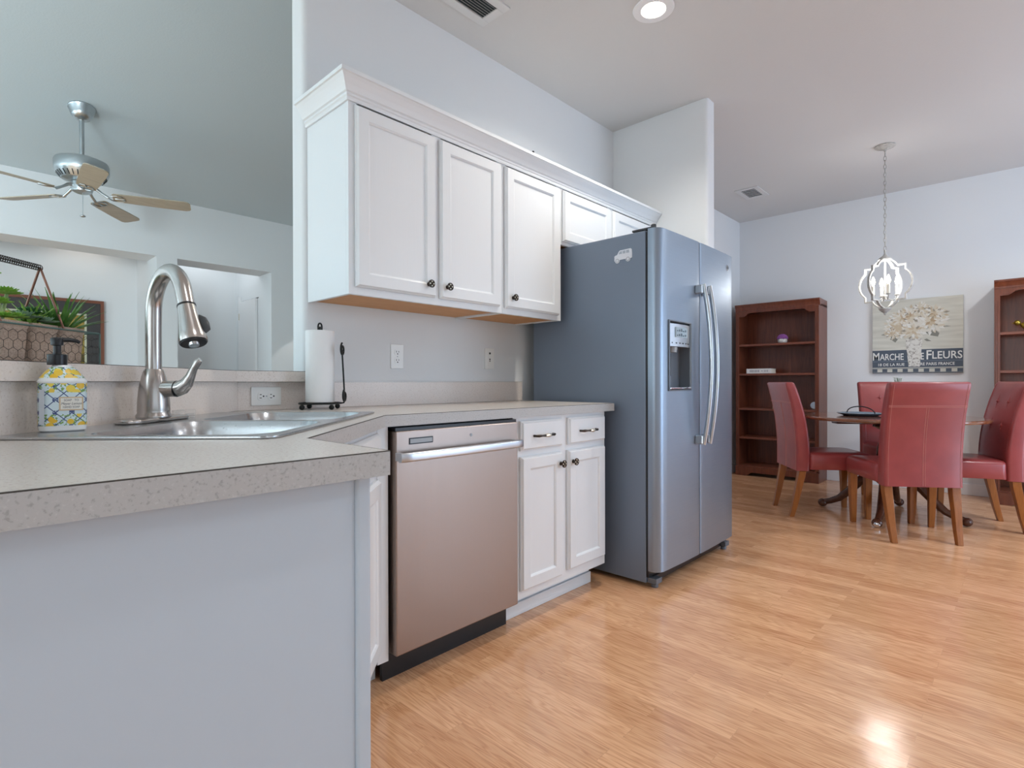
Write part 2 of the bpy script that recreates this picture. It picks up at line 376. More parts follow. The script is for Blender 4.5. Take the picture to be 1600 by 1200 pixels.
# window frames of the openings that light the place
def winframe(name, a0, a1, z0, z1, t0, t1, axis, nv, nh=0, fw_=0.05):
    mb = MB()
    def bx(p0, p1, q0, q1):
        if axis == 'X': mb.box(p0, p1, t0, t1, q0, q1)
        else: mb.box(t0, t1, p0, p1, q0, q1)
    bx(a0, a1, z0, z0+fw_); bx(a0, a1, z1-fw_, z1); bx(a0, a0+fw_, z0+fw_, z1-fw_); bx(a1-fw_, a1, z0+fw_, z1-fw_)
    for i in range(1, nv): x = a0+(a1-a0)*i/nv; bx(x-fw_/2, x+fw_/2, z0+fw_, z1-fw_)
    o = struct(mb, name, M['trim'])
winframe('window_1', 2.852, 5.748, 0.122, 2.158, -2.68, -2.63, 'X', 3)
winframe('window_2', -0.998, 1.598, 0.502, 2.198, -2.68, -2.63, 'X', 2)
winframe('window_3', -0.698, 0.698, 0.702, 2.298, -2.28, -2.23, 'Y', 2)
winframe('added_window', -3.198, -1.002, 0.602, 2.298, 0.92, 0.96, 'X', 2)  # unseen window, added for the light on the far living wall
winframe('window_4', 3.502, 5.898, 0.202, 2.398, -3.58, -3.53, 'Y', 3)
# ------------------------------------------------------------------ worktop, backsplash, ledge
WZ = 0.895
S2 = math.sqrt(0.5)
SC = (0.5425, 1.5025)                       # sink centre; u runs along the bar, v towards it
def sk(u, v, z=0.0): return (SC[0]+(u-v)*S2, SC[1]+(u+v)*S2, z)
def plate(outer, holes, z0, z1):
    cu = bpy.data.curves.new('p', 'CURVE'); cu.dimensions = '2D'; cu.fill_mode = 'BOTH'; cu.extrude = (z1-z0)/2
    for P in [outer]+holes:
        s = cu.splines.new('POLY'); s.points.add(len(P)-1); s.use_cyclic_u = True
        for i, p in enumerate(P): s.points[i].co = (p[0], p[1], 0, 1)
    t = bpy.data.objects.new('tmp', cu); COL.objects.link(t)
    dg = bpy.context.evaluated_depsgraph_get(); dg.update()
    me = bpy.data.meshes.new_from_object(t.evaluated_get(dg)); bpy.data.objects.remove(t); bpy.data.curves.remove(cu)
    mb = MB(); mb.bm.from_mesh(me); bpy.data.meshes.remove(me)
    bmesh.ops.translate(mb.bm, vec=(0, 0, (z0+z1)/2), verts=mb.bm.verts)
    bmesh.ops.remove_doubles(mb.bm, verts=mb.bm.verts, dist=1e-5)
    return mb
B1 = dict(u0=-0.392, u1=-0.018, v0=-0.238, v1=0.128)
B2 = dict(u0=0.018, u1=0.392, v0=-0.238, v1=0.128)
def bowl_loop(b, ins=0.0, r=0.07, n=6):
    w_, h_ = b['u1']-b['u0']-2*ins, b['v1']-b['v0']-2*ins
    return [sk(x, y)[:2] for x, y in rrect(w_, h_, min(r, w_/2-0.001), n, (b['u0']+b['u1'])/2, (b['v0']+b['v1'])/2)]
EDGE = [(-0.55, 0.715), (0.481, 0.715), (0.481, 0.988), (0.984, 1.491), (2.32, 1.491), (2.32, 2.140)]
t = thing('countertop', 'beige speckled laminate worktop running from the peninsula around the corner sink', 'countertop', (0.5, 1.2, 0.857))
INN = [(-0.55, 0.718), (0.478, 0.718), (0.478, 0.9893), (0.9827, 1.494), (2.317, 1.494), (2.317, 2.140)]
hole = [sk(x, y)[:2] for x, y in rrect(0.80, 0.40, 0.05, 4, 0, -0.055)]
o = plate(INN+[(0.762, 2.140), (-0.549, 0.829)], [hole], 0.857, WZ).build('worktop', M['lam'], t, fix=True)
def strip(outer, inner, z0, z1):
    mb = MB()
    for i in range(len(outer)-1):
        mb.prism([outer[i], outer[i+1], inner[i+1], inner[i]], z0, z1)
    bmesh.ops.remove_doubles(mb.bm, verts=mb.bm.verts, dist=1e-6); return mb
o = strip(EDGE, INN, 0.857, WZ-0.0016).build('edge_band', M['lamedge'], t); o['label'] = 'grey speckled front edge of the worktop'
strip(EDGE, INN, WZ-0.0016, WZ).build('seam', M['seam'], t)['label'] = 'dark joint line along the top of the edge'
t = thing('backsplash', 'low beige laminate backsplash running along the cabinet wall behind the worktop', 'backsplash', (1.5, 2.13, WZ))
mb = MB(); mb.box(0.7645, 2.335, 2.126, 2.1435, WZ+0.0005, 1.004); mb.build('upstand', M['lambs'], t, bevel=0.001)
MB().box(0.766, 2.335, 2.1248, 2.127, 1.0005, 1.0042).build('cap_strip', M['lam'], t)
t = thing('backsplash', 'angled beige laminate backsplash behind the faucet and soap bottle', 'backsplash', (0.1, 1.5, WZ))
mb = MB(); mb.prism([(-0.525, 0.838), (0.7643, 2.1258), (0.7643, 2.1425), (-0.533, 0.846)], WZ+0.0005, 1.004); mb.build('upstand', M['lambs'], t, bevel=0.001)
t = thing('bar_ledge', 'raised beige laminate bar ledge above the sink', 'ledge', (0.4, 2.0, 1.005))
LG = [(-0.60, 0.745), (0.745, 2.09), (1.10, 2.09), (1.10, 2.143), (1.028, 2.143), (1.028, 2.40), (0.59, 2.40), (-0.84, 0.97)]
mb = MB(); mb.prism(LG, 1.0045, 1.0455); mb.build('ledge_core', M['lam'], t)
mb = MB(); mb.prism([(-0.60, 0.742), (0.7462, 2.0885), (1.10, 2.0885), (1.10, 2.0902), (0.7452, 2.0902), (-0.60, 0.7445)], 1.0045, 1.0440); mb.build('front_edge', M['lambs'], t)
mb = MB(); mb.prism([(-0.60, 0.742), (0.7462, 2.0885), (1.10, 2.0885), (1.10, 2.0902), (0.7452, 2.0902), (-0.60, 0.7445)], 1.0440, 1.0456); mb.build('seam', M['seam'], t)

# ------------------------------------------------------------------ sink
t = thing('sink', 'double bowl stainless steel corner sink set in the worktop', 'sink', sk(0, 0, WZ))
outer = [sk(x, y)[:2] for x, y in rrect(0.85, 0.53, 0.028, 5)]
plate(outer, [bowl_loop(B1), bowl_loop(B2)], WZ+0.0006, WZ+0.006).build('rim', M['sinksteel'], t, bevel=0.0025, seg=2)
for b in (B1, B2):
    rs = []
    for ins, z, r in ((0.0, WZ+0.0055, 0.07), (0.004, WZ-0.004, 0.068), (0.010, WZ-0.02, 0.066), (0.018, WZ-0.10, 0.065), (0.026, WZ-0.145, 0.06), (0.05, WZ-0.163, 0.05), (0.09, WZ-0.168, 0.04)):
        rs.append([(x, y, z) for x, y in bowl_loop(b, ins, r)])
    mb = MB(); mb.rings(rs, 0, cap=False)
    f = mb.bm.faces.new(mb.bm.verts[-len(rs[0]):]) if False else None
    mb.bm.verts.ensure_lookup_table(); mb.bm.faces.new([mb.bm.verts[i] for i in range(len(mb.bm.verts)-len(rs[0]), len(mb.bm.verts))])
    o = mb.build('bowl', M['sinksteel'], t, smooth=50)
    c = sk((b['u0']+b['u1'])/2, (b['v0']+b['v1'])/2, WZ-0.1675)
    MB().lathe([(0.045, 0.0), (0.045, 0.003), (0.036, 0.004), (0.033, 0.0015), (0.0, 0.001)], c, 24).build('drain', M['chrome'], o, smooth=40)

# ------------------------------------------------------------------ faucet
FX, FY = 0.382, 1.633
t = thing('faucet', 'tall brushed nickel pull-down faucet arching over the sink', 'faucet', (FX, FY, WZ+0.006))
ZB = WZ+0.0065
mb = MB(); pl = [(FX+(u-v)*S2, FY+(u+v)*S2) for u, v in rrect(0.25, 0.064, 0.031, 8)]; mb.prism(pl, ZB, ZB+0.011); mb.build('deck_plate', M['nickel'], t, bevel=0.004, smooth=50)
MB().lathe([(0.040, ZB+0.0112), (0.040, ZB+0.016), (0.036, ZB+0.022), (0.0365, ZB+0.028), (0.036, ZB+0.05), (0.033, ZB+0.085), (0.027, ZB+0.115), (0.0225, ZB+0.130), (0.0205, ZB+0.134)], (FX, FY, 0), 32).build('body', M['nickel'], t, smooth=45)
D = Vector((0.10, -0.995, 0)).normalized()
def fp(s, z): return (FX+D.x*s, FY+D.y*s, z)
path = [fp(0, 1.03), fp(-0.001, 1.09), fp(-0.001, 1.14), fp(0.0, 1.17)]
for a in range(170, 19, -10): path.append(fp(0.097+0.097*math.cos(R(a)), 1.178+0.097*math.sin(R(a))))
path += [fp(0.200, 1.183)]
MB().tube(path, 0.0185, 20).build('spout', M['nickel'], t, smooth=60)
hp = MB(); a, b_ = Vector(fp(0.2003, 1.182)), Vector(fp(0.238, 1.094))
ax = (b_-a); L = ax.length; ax.normalize()
prof = [(0, 0.0190), (0.05, 0.0195), (0.35, 0.022), (0.75, 0.0275), (0.93, 0.0305), (1.0, 0.0295)]
hp.tube([a+ax*L*q for q, _ in prof], [r_ for _, r_ in prof], 28)
head = hp.build('spray_head', M['nickel'], t, smooth=50)
MB().tube([a-ax*0.001, a+ax*0.003], 0.0202, 24).build('joint_ring', M['black'], head, smooth=50)
q = MB(); q.tube([b_-ax*0.0005, b_+ax*0.003], 0.0275, 28); q.build('spray_face', M['black'], head, smooth=50)
MB().tube([b_+ax*0.003, b_+ax*0.009], [0.0125, 0.011], 20).build('nozzle', M['chrome'], head, smooth=50)
mb = MB(); side = Vector((0.80, -0.35, 0)).normalized(); side = (side-ax*side.dot(ax)).normalized(); c0 = a+ax*L*0.56+side*0.0225
mb.tube([c0-ax*0.021+side*-0.004, c0-ax*0.012+side*0.004, c0+side*0.006, c0+ax*0.012+side*0.007, c0+ax*0.02+side*0.001], [0.007, 0.010, 0.0115, 0.0105, 0.006], 14); mb.build('spray_button', M['darkgrey'], head, smooth=60)
rgt = Vector((0.687, -0.727, 0)); hz = 0.985
p0 = Vector((FX, FY, hz))
mb = MB(); mb.tube([p0+rgt*0.015, p0+rgt*0.058], 0.0205, 24); lv = mb.build('handle', M['nickel'], t, smooth=50)
MB().tube([p0+rgt*0.058, p0+rgt*0.0605], 0.0209, 24).build('joint_ring', M['black'], lv, smooth=50)
mb = MB(); pts = [p0+rgt*0.0605, p0+rgt*0.073+Vector((0,0,0.004)), p0+rgt*0.086+Vector((0,0,0.016)), p0+rgt*0.095+Vector((0,0,0.033)), p0+rgt*0.103+Vector((0,0,0.052)), p0+rgt*0.114+Vector((0,0,0.070)), p0+rgt*0.120+Vector((0,0,0.075))]
mb.tube(pts, [0.0203, 0.0195, 0.0155, 0.0115, 0.0095, 0.0095, 0.006], 16); mb.build('lever', M['nickel'], lv, smooth=60)

# ------------------------------------------------------------------ clear sponge dish on the sink corner
glass = mat('clear_plastic', (0.95, 0.97, 0.97), 0.08, trans=0.9, ior=1.3); glass.node_tree.nodes['Principled BSDF'].inputs['Alpha'].default_value = 0.55
c = sk(0.13, 0.215)
T = Matrix.Translation((c[0], c[1], WZ+0.0062)) @ Matrix.Rotation(R(45), 4, 'Z')
mb = MB(); mb.box(-0.028, 0.028, -0.018, 0.018, 0, 0.004, T=T); mb.box(-0.028, -0.0255, -0.018, 0.018, 0.004, 0.022, T=T); mb.box(0.0255, 0.028, -0.018, 0.018, 0.004, 0.022, T=T)
mb.box(-0.0255, 0.0255, 0.0155, 0.018, 0.004, 0.022, T=T); mb.box(-0.0255, 0.0255, -0.018, -0.0155, 0.004, 0.012, T=T)
tag(mb.build('soap_dish', glass, bevel=0.001), 'small clear plastic dish on the sink rim behind the faucet handle', 'dish')

# ------------------------------------------------------------------ soap bottle
def bottle_mat():
    m = mat('soap_label_print', (0.80, 0.84, 0.84), 0.3)
    v = coords(m); sx = nd(m, 'ShaderNodeSeparateXYZ'); lk(m, v, sx.inputs[0]); x, z = sx.outputs[0], sx.outputs[2]
    def tri(c, p):   # 0..1 triangle
        return math_(m, 'ABSOLUTE', math_(m, 'SUBTRACT', math_(m, 'FRACT', math_(m, 'MULTIPLY', c, 1/p)), 0.5))
    a = tri(x, 0.026); b = tri(z, 0.026)
    diag = math_(m, 'ABSOLUTE', math_(m, 'SUBTRACT', a, b))
    line = math_(m, 'LESS_THAN', diag, 0.045)
    rad = math_(m, 'ADD', math_(m, 'POWER', a, 2.0), math_(m, 'POWER', b, 2.0))
    dots = math_(m, 'MULTIPLY', math_(m, 'LESS_THAN', rad, 0.035), math_(m, 'GREATER_THAN', noise(m, v, 420, 1), 0.46))
    navy = math_(m, 'MAXIMUM', line, dots)
    c = mix(m, navy, (0.66, 0.78, 0.82), (0.05, 0.08, 0.22))
    # lemons and leaves in bands at the top and the bottom
    top = math_(m, 'GREATER_THAN', z, 0.080); bot = math_(m, 'LESS_THAN', z, 0.036)
    band = math_(m, 'MAXIMUM', top, bot)
    vo = nd(m, 'ShaderNodeTexVoronoi'); vo.inputs['Scale'].default_value = 66; lk(m, v, vo.inputs['Vector'])
    sc_ = nd(m, 'ShaderNodeSeparateColor'); lk(m, vo.outputs['Color'], sc_.inputs[0])
    blob = math_(m, 'LESS_THAN', vo.outputs['Distance'], 0.50)
    wide = math_(m, 'LESS_THAN', vo.outputs['Distance'], 0.80)
    isl = math_(m, 'GREATER_THAN', sc_.outputs[0], 0.22)
    leaf = math_(m, 'MULTIPLY', wide, math_(m, 'GREATER_THAN', noise(m, v, 200, 2), 0.54))
    c = mix(m, math_(m, 'MULTIPLY', leaf, band), c, (0.20, 0.36, 0.10))
    yel = ramp(m, sc_.outputs[1], [(0.0, (0.80, 0.48, 0.03)), (1.0, (0.86, 0.66, 0.09))])
    c = mix(m, math_(m, 'MULTIPLY', math_(m, 'MULTIPLY', blob, isl), band), c, yel)
    lk(m, c, bsdf(m).inputs['Base Color']); return m
bc = sk(-0.295, 0.222)
ang = math.atan2(bc[1], bc[0])-math.pi/2+R(4)
t = thing('soap_bottle', 'lemon-print hand soap bottle with black pump beside the faucet', 'bottle', (bc[0], bc[1], WZ+0.0063), ang)
Tb = MW['soap_bottle']
def loopz(w_, d_, r_, z): return [(x, y, z) for x, y in rrect(w_, d_, r_, 6)]
mw_ = mat('soap_bottle_white', (0.84, 0.86, 0.86), 0.25)
mb = MB(); mb.rings([loopz(0.068, 0.050, 0.016, 0.0), loopz(0.076, 0.057, 0.018, 0.003), loopz(0.078, 0.059, 0.019, 0.010), loopz(0.078, 0.059, 0.019, 0.0985), loopz(0.080, 0.061, 0.020, 0.100), loopz(0.080, 0.061, 0.020, 0.104), loopz(0.074, 0.056, 0.02, 0.109), loopz(0.052, 0.042, 0.019, 0.124), loopz(0.034, 0.034, 0.0165, 0.133), loopz(0.031, 0.031, 0.0153, 0.136)])
body = mb.build('bottle', mw_, t, world=False, smooth=40)
mb = MB(); mb.rings([loopz(0.0786, 0.0596, 0.0192, 0.0125), loopz(0.0786, 0.0596, 0.0192, 0.0985)], cap=False); mb.build('printed_wrap', bottle_mat(), body, world=False, smooth=40)
mb = MB(); mb.rings([loopz(0.0738, 0.0558, 0.0200, 0.1096), loopz(0.0526, 0.0426, 0.0192, 0.1244), loopz(0.038, 0.036, 0.0168, 0.1318)], cap=False); mb.build('shoulder_print', bottle_mat(), body, world=False, smooth=40)
cream = mat('cream_label', (0.84, 0.81, 0.74), 0.5)
tan_ = mat('tan_label_border', (0.66, 0.50, 0.32), 0.5)
Tl = Tb @ Matrix.Translation((0.0065, -0.0300, 0.058)) @ Matrix.Rotation(R(90), 4, 'X')
mb = MB(); mb.prism([(Tl @ Vector((x, y, 0)))[:2] for x, y in ()] or [(0,0),(0.001,0),(0.001,0.001)], 0, 0.0001) if False else None
lb = MB().box(-0.0075, 0.0315, -0.0305, -0.0298, 0.043, 0.071).build('name_plate', tan_, t, world=False)
MB().box(-0.0050, 0.0290, -0.0309, -0.0304, 0.0455, 0.0685).build('name_plate_face', cream, lb, world=False)
ink = mat('label_ink', (0.05, 0.05, 0.07), 0.5)
for txt, sz, dz in (('SOAP · TO', 0.0062, 0.0640), ('Meyer Lemon', 0.0072, 0.0570), ('HAND SOAP', 0.0058, 0.0500)):
    text_mesh('label_lettering', txt, sz, Tb @ Matrix.Translation((0.012, -0.0310, dz)) @ Matrix.Rotation(R(90), 4, 'X'), ink, lb, 0.00015, shear=0.3 if 'Mey' in txt else 0, sx=0.82)
MB().box(-0.0380, -0.0300, -0.0302, -0.0297, 0.016, 0.086).build('back_text_strip', mat('grey_print', (0.50, 0.53, 0.56), 0.5), t, world=False)
mb = MB(); mb.lathe([(0.0165, 0.1362), (0.0168, 0.140), (0.0168, 0.157), (0.0150, 0.1585), (0.0075, 0.159), (0.0065, 0.163), (0.0065, 0.176), (0.0105, 0.1775), (0.0110, 0.190), (0.0095, 0.1925), (0.0, 0.193)], (-0.008, 0, 0), 24)
mb.tube([(-0.010, 0, 0.1885), (0.012, 0, 0.189), (0.024, 0, 0.1872), (0.0290, 0, 0.184)], [0.0055, 0.0048, 0.004, 0.0033], 10)
mb.build('pump', M['black'], t, world=False, smooth=40)

# ------------------------------------------------------------------ paper towel on its stand
px, py = 1.035, 2.020
t = thing('paper_towel_holder', 'black iron paper towel stand with ball feet beside the sink', 'towel holder', (px, py, WZ), R(-20))
mb = MB()
for k in range(4):
    a = R(90*k+25); mb.tube([(0, 0, 0.024), (0.078*math.cos(a), 0.078*math.sin(a), 0.024)], 0.0032, 8)
mb.tube([(0.078*math.cos(R(a)), 0.078*math.sin(R(a)), 0.024) for a in range(0, 360, 15)], 0.0036, 8, loop=True)
mb.build('base_ring', M['blackmetal'], t, world=False, smooth=50)
for k in range(4):
    a = R(90*k+25); mb = MB(); mb.sphere((0.078*math.cos(a), 0.078*math.sin(a), 0.0102), 0.0102, 14, 10); mb.build('ball_foot', M['blackmetal'], t, world=False, smooth=60)
mb = MB(); mb.tube([(0, 0, 0.024), (0, 0, 0.326)], 0.0035, 10); mb.tube([(-0.006, 0, 0.300)]+[(0.007*math.cos(R(a))-0.0, 0, 0.326+0.013*math.sin(R(a))) for a in range(180, -1, -20)]+[(0.007, 0, 0.296)], 0.0032, 8)
mb.build('center_post', M['blackmetal'], t, world=False, smooth=50)
mb = MB()
a0 = Vector((math.cos(R(-28)), math.sin(R(-28)), 0))
mb.tube([a0*0.078+Vector((0,0,0.024)), a0*0.094+Vector((0,0,0.026)), a0*0.097+Vector((0,0,0.05)), a0*0.092+Vector((0,0,0.15)), a0*0.087+Vector((0,0,0.235))], 0.0034, 8)
for zc_, rr_, dr in ((0.235, 0.026, 0.0), (0.052, 0.026, 0.008)):
    pts = []
    for i in range(26):
        f = i/25; an = R(100+f*560); r_ = rr_*(1-0.72*f)
        pts.append(a0*(0.089+dr)+Vector((-a0.y, a0.x, 0))*(r_*0.85*math.cos(an))+Vector((0, 0, zc_+r_*math.sin(an))))
    mb.tube(pts, 0.0036, 7)
mb.build('scroll_arm', M['blackmetal'], t, world=False, smooth=50)
t2 = thing('paper_towel_roll', 'white paper towel roll standing on the black iron stand', 'paper towel', (px, py, WZ+0.0285))
mb = MB(); n = 48
prof = [(0.0205, 0.0), (0.0535, 0.0), (0.0545, 0.002), (0.0545, 0.278), (0.0535, 0.280), (0.0205, 0.280)]
mb.lathe(prof, (0, 0, 0), n, cap=False); rs = [[(0.0205*math.cos(2*math.pi*i/n), 0.0205*math.sin(2*math.pi*i/n), z) for i in range(n)] for z in (0.280, 0.0)]
mb.rings(rs, 0, cap=False); mb.build('roll', M['paper'], t2, world=False, smooth=50)
mb = MB(); mb.grid(lambda u, v: ((0.0548+0.004*max(0, u-0.55))*math.cos(R(-60-100*u)), (0.0548+0.004*max(0, u-0.55))*math.sin(R(-60-100*u)), 0.002+0.276*v), 10, 4); mb.build('loose_sheet', M['paper'], t2, world=False, smooth=60)

# ------------------------------------------------------------------ wall plates
def outlet(name, loc, rotz, label, kind, horiz=False, w_=0.071, h_=0.114):
    t = thing(name, label, 'outlet' if kind != 'switch' else 'switch', loc, rotz)
    Rm = Matrix.Rotation(R(90), 4, 'X')
    def P(mb, poly, y0, y1, m=0):   # poly in (x,z)
        if horiz: poly = [(-b, a) for a, b in poly]
        mb.rings([[(x, y0, z) for x, z in poly], [(x, y1, z) for x, z in poly]], m)
    mb = MB(); P(mb, rrect(w_, h_, 0.004, 3), -0.0005, -0.005); mb.build('cover_plate', M['whiteplastic'], t, world=False, bevel=0.0015)
    if kind == 'duplex':
        for s in (1, -1):
            cz = s*0.0195
            mb = MB(); P(mb, [(0.0172*math.cos(R(a)), cz+max(-0.0135, min(0.0135, 0.0172*math.sin(R(a))))) for a in range(0, 360, 12)], -0.005, -0.0068); sck = mb.build('socket', M['whiteplastic'], t, world=False)
            mb = MB()
            P(mb, rrect(0.0025, 0.0085, 0.0005, 1, -0.0064, cz+0.003), -0.0068, -0.0071); P(mb, rrect(0.0025, 0.007, 0.0005, 1, 0.0064, cz+0.003), -0.0068, -0.0071)
            P(mb, [(0.003*math.cos(R(a)), cz-0.0075+0.003*math.sin(R(a))) for a in range(0, 360, 30)], -0.0068, -0.0071); mb.build('slots', M['slot'], sck, world=False)
        mb = MB(); P(mb, [(0.0025*math.cos(R(a)), 0.0025*math.sin(R(a))) for a in range(0, 360, 30)], -0.005, -0.006); mb.build('screw', M['grey'], t, world=False)
    elif kind == 'jack':
        mb = MB(); P(mb, rrect(0.022, 0.078, 0.002, 2), -0.005, -0.0066); ins = mb.build('insert', M['whiteplastic'], t, world=False)
        for poly in (rrect(0.012, 0.010, 0.001, 1, 0, 0.030), [(0.0045*math.cos(R(a)), -0.003+0.0045*math.sin(R(a))) for a in range(0, 360, 30)], [(0.0035*math.cos(R(a)), -0.013+0.0035*math.sin(R(a))) for a in range(0, 360, 30)]):
            mb = MB(); P(mb, poly, -0.0066, -0.007); mb.build('jack', M['slot'], ins, world=False)
    else:
        mb = MB(); P(mb, rrect(0.033, 0.066, 0.002, 2), -0.005, -0.007); mb.build('rocker', M['whiteplastic'], t, world=False, bevel=0.001)
    return t
outlet('power_outlet', (1.481, 2.145, 1.122), 0, 'white upright duplex outlet on the wall below the tall cabinets', 'duplex')
outlet('phone_jack_plate', (2.085, 2.145, 1.129), 0, 'white plate with dark jacks on the wall nearest the refrigerator', 'jack')
outlet('light_switch', (1.072, 2.145, 1.128), 0, 'white switch plate mostly hidden behind the paper towel roll', 'switch')
# outlet lying on its side in the backsplash, facing the kitchen
outlet('power_outlet', (0.868, 2.126, 0.9485), 0, 'white outlet set sideways in the beige backsplash under the ledge', 'duplex', True)

# ------------------------------------------------------------------ cabinets
def panel_door(name, x0, x1, z0, z1, yb, parent, T=None, th=0.019, fr=0.052, mt=None):
    """frame-and-panel door whose back is at yb, facing -Y; returns the object"""
    T = T or Matrix.Identity(4); mt = mt or M['cab']; mb = MB(); yf = yb-th
    def loop(i, y): return [T @ Vector(c) for c in ((x0+i, y, z0+i), (x1-i, y, z0+i), (x1-i, y, z1-i), (x0+i, y, z1-i))]
    e = 0.008
    rs = [loop(0, yb), loop(0, yb-th*0.45), loop(e*0.45, yb-th*0.62), loop(e, yf), loop(fr-0.002, yf), loop(fr+0.004, yf+0.004), loop(fr+0.006, yf+0.0075), loop(fr+0.010, yf+0.008)]
    mb.rings(rs); return mb.build(name, mt, parent, bevel=0.0)
def drawer_front(name, x0, x1, z0, z1, yb, parent, T=None, th=0.019):
    T = T or Matrix.Identity(4); mb = MB(); yf = yb-th
    def loop(i, y): return [T @ Vector(c) for c in ((x0+i, y, z0+i), (x1-i, y, z0+i), (x1-i, y, z1-i), (x0+i, y, z1-i))]
    mb.rings([loop(0, yb), loop(0, yb-th*0.5), loop(0.004, yb-th*0.62), loop(0.009, yf)]); return mb.build(name, M['cab'], parent)
def knob(x, z, yf, parent):
    mb = MB(); Rm = Matrix.Translation((x, yf, z)) @ Matrix.Rotation(R(90), 4, 'X')
    mb.lathe([(0.009, 0), (0.009, 0.002), (0.005, 0.004), (0.005, 0.014), (0.012, 0.016), (0.0165, 0.018), (0.0165, 0.0215), (0.0130, 0.0215), (0.0125, 0.020), (0.0, 0.020)], (0,0,0), 20, 0, Rm)
    for a in (45, 135): 
        ca, sa = math.cos(R(a)), math.sin(R(a)); mb.tube([Rm @ Vector((-0.013*ca, -0.013*sa, 0.0212)), Rm @ Vector((0.013*ca, 0.013*sa, 0.0212))], 0.0022, 6, m=0)
    mb.sphere((0, 0, 0.0215), 0.0042, 10, 6, 0, T=Rm)
    for a in (0, 90, 180, 270):
        ca, sa = math.cos(R(a)), math.sin(R(a)); mb.sphere((0.0088*ca, 0.0088*sa, 0.0205), 0.0040, 8, 5, 1, T=Rm)
    o = mb.build('knob', [M['bronze'], M['brass']], parent, smooth=50); o['label'] = 'round bronze knob'; return o
def pull(x, z, yf, parent, w_=0.125):
    mb = MB(); h_ = w_/2
    prof = [(-h_, 0.0, 0.0052), (-h_+0.002, -0.014, 0.0052), (-h_+0.012, -0.019, 0.0062), (-h_+0.03, -0.023, 0.0040), (-0.012, -0.027, 0.0055), (0, -0.028, 0.0075), (0.012, -0.027, 0.0055), (h_-0.03, -0.023, 0.0040), (h_-0.012, -0.019, 0.0062), (h_-0.002, -0.014, 0.0052), (h_, 0.0, 0.0052)]
    mb.tube([(x+a, yf+b, z) for a, b, c in prof], [c for a, b, c in prof], 12)
    mb.tube([(x-0.017, yf-0.0268, z), (x, yf-0.0285, z), (x+0.017, yf-0.0268, z)], [0.0056, 0.0082, 0.0056], 12, 1)
    o = mb.build('pull', [M['bronze'], M['brass']], parent, smooth=50); o['label'] = 'bronze arched drawer pull'; return o
FY0 = 1.82
def wall_cabinet(x0, x1, z0, z1, doors, label, div=None):
    t = thing('upper_cabinet', label, 'cabinet', ((x0+x1)/2, 2.14, z0), 0)
    mb = MB(); mb.box(x0, x0+0.016, FY0+0.019, 2.143, z0, z1); mb.box(x1-0.016, x1, FY0+0.019, 2.143, z0, z1); mb.box(x0+0.016, x1-0.016, FY0+0.019, 2.143, z1-0.016, z1); mb.box(x0+0.016, x1-0.016, 2.130, 2.143, z0+0.018, z1-0.016)
    mb.build('carcass', M['cab'], t)
    o = MB().box(x0+0.0162, x1-0.0162, FY0+0.0195, 2.1425, z0+0.006, z0+0.018).build('bottom_panel', M['rawwood'], t); o['label'] = 'bare birch underside'
    mb = MB(); xs = [x0]+[x for d in doors for x in (d[0]+0.012, d[1]-0.012)]+[x1]
    for i in range(0, len(xs), 2): mb.box(xs[i], xs[i+1], FY0, FY0+0.0185, z0, z1)
    for d in doors: mb.box(d[0]+0.0122, d[1]-0.0122, FY0, FY0+0.0185, z0, z0+0.038); mb.box(d[0]+0.0122, d[1]-0.0122, FY0, FY0+0.0185, z1-0.05, z1)
    mb.build('face_frame', M['cab'], t)
    for dx0, dx1, dz0, dz1, kx, kz in doors:
        d = panel_door('door', dx0, dx1, dz0, dz1, FY0-0.0015, t)
        if kx: knob(kx, kz, FY0-0.0205, d)
    return t
wall_cabinet(1.046, 1.855, 1.33, 2.128, [(1.070, 1.446, 1.358, 2.035, 1.402, 1.408), (1.470, 1.832, 1.358, 2.035, 1.502, 1.408)], 'tall white double-door wall cabinet above the outlet')
wall_cabinet(1.857, 2.308, 1.33, 2.128, [(1.870, 2.282, 1.358, 2.035, 1.913, 1.408)], 'tall white single-door wall cabinet left of the refrigerator')
wall_cabinet(2.310, 3.328, 1.742, 2.128, [(2.318, 2.772, 1.760, 2.035, None, None), (2.806, 3.270, 1.760, 2.035, None, None)], 'short white double-door wall cabinet above the refrigerator')
# crown moulding
pr = [(0.000, 2.044), (0.007, 2.044), (0.010, 2.050), (0.010, 2.056), (0.014, 2.060), (0.014, 2.068), (0.020, 2.072), (0.030, 2.090), (0.042, 2.108), (0.050, 2.118), (0.056, 2.120), (0.056, 2.134), (0.0, 2.134)]
mb = MB(); x0 = 1.0455; yf = FY0-0.0005
path = [lambda p: (x0-p, 2.1425), lambda p: (x0-p, yf-p), lambda p: (3.3285, yf-p)]
mb.rings([[(*f(p), z) for p, z in pr] for f in path], 0)
tag(mb.build('crown_molding', M['cab']), 'white crown moulding along the top of the wall cabinets', 'molding')
mb = MB(); mb.sphere((2.03, FY0-0.048, 2.1405), 0.0065, 12, 8); mb.tube([(2.03, FY0-0.048, 2.141), (2.036, FY0-0.040, 2.136)], 0.003, 8)
tag(mb.build('black_clip', M['black'], smooth=60), 'tiny black clip on the top edge of the crown moulding', 'clip')

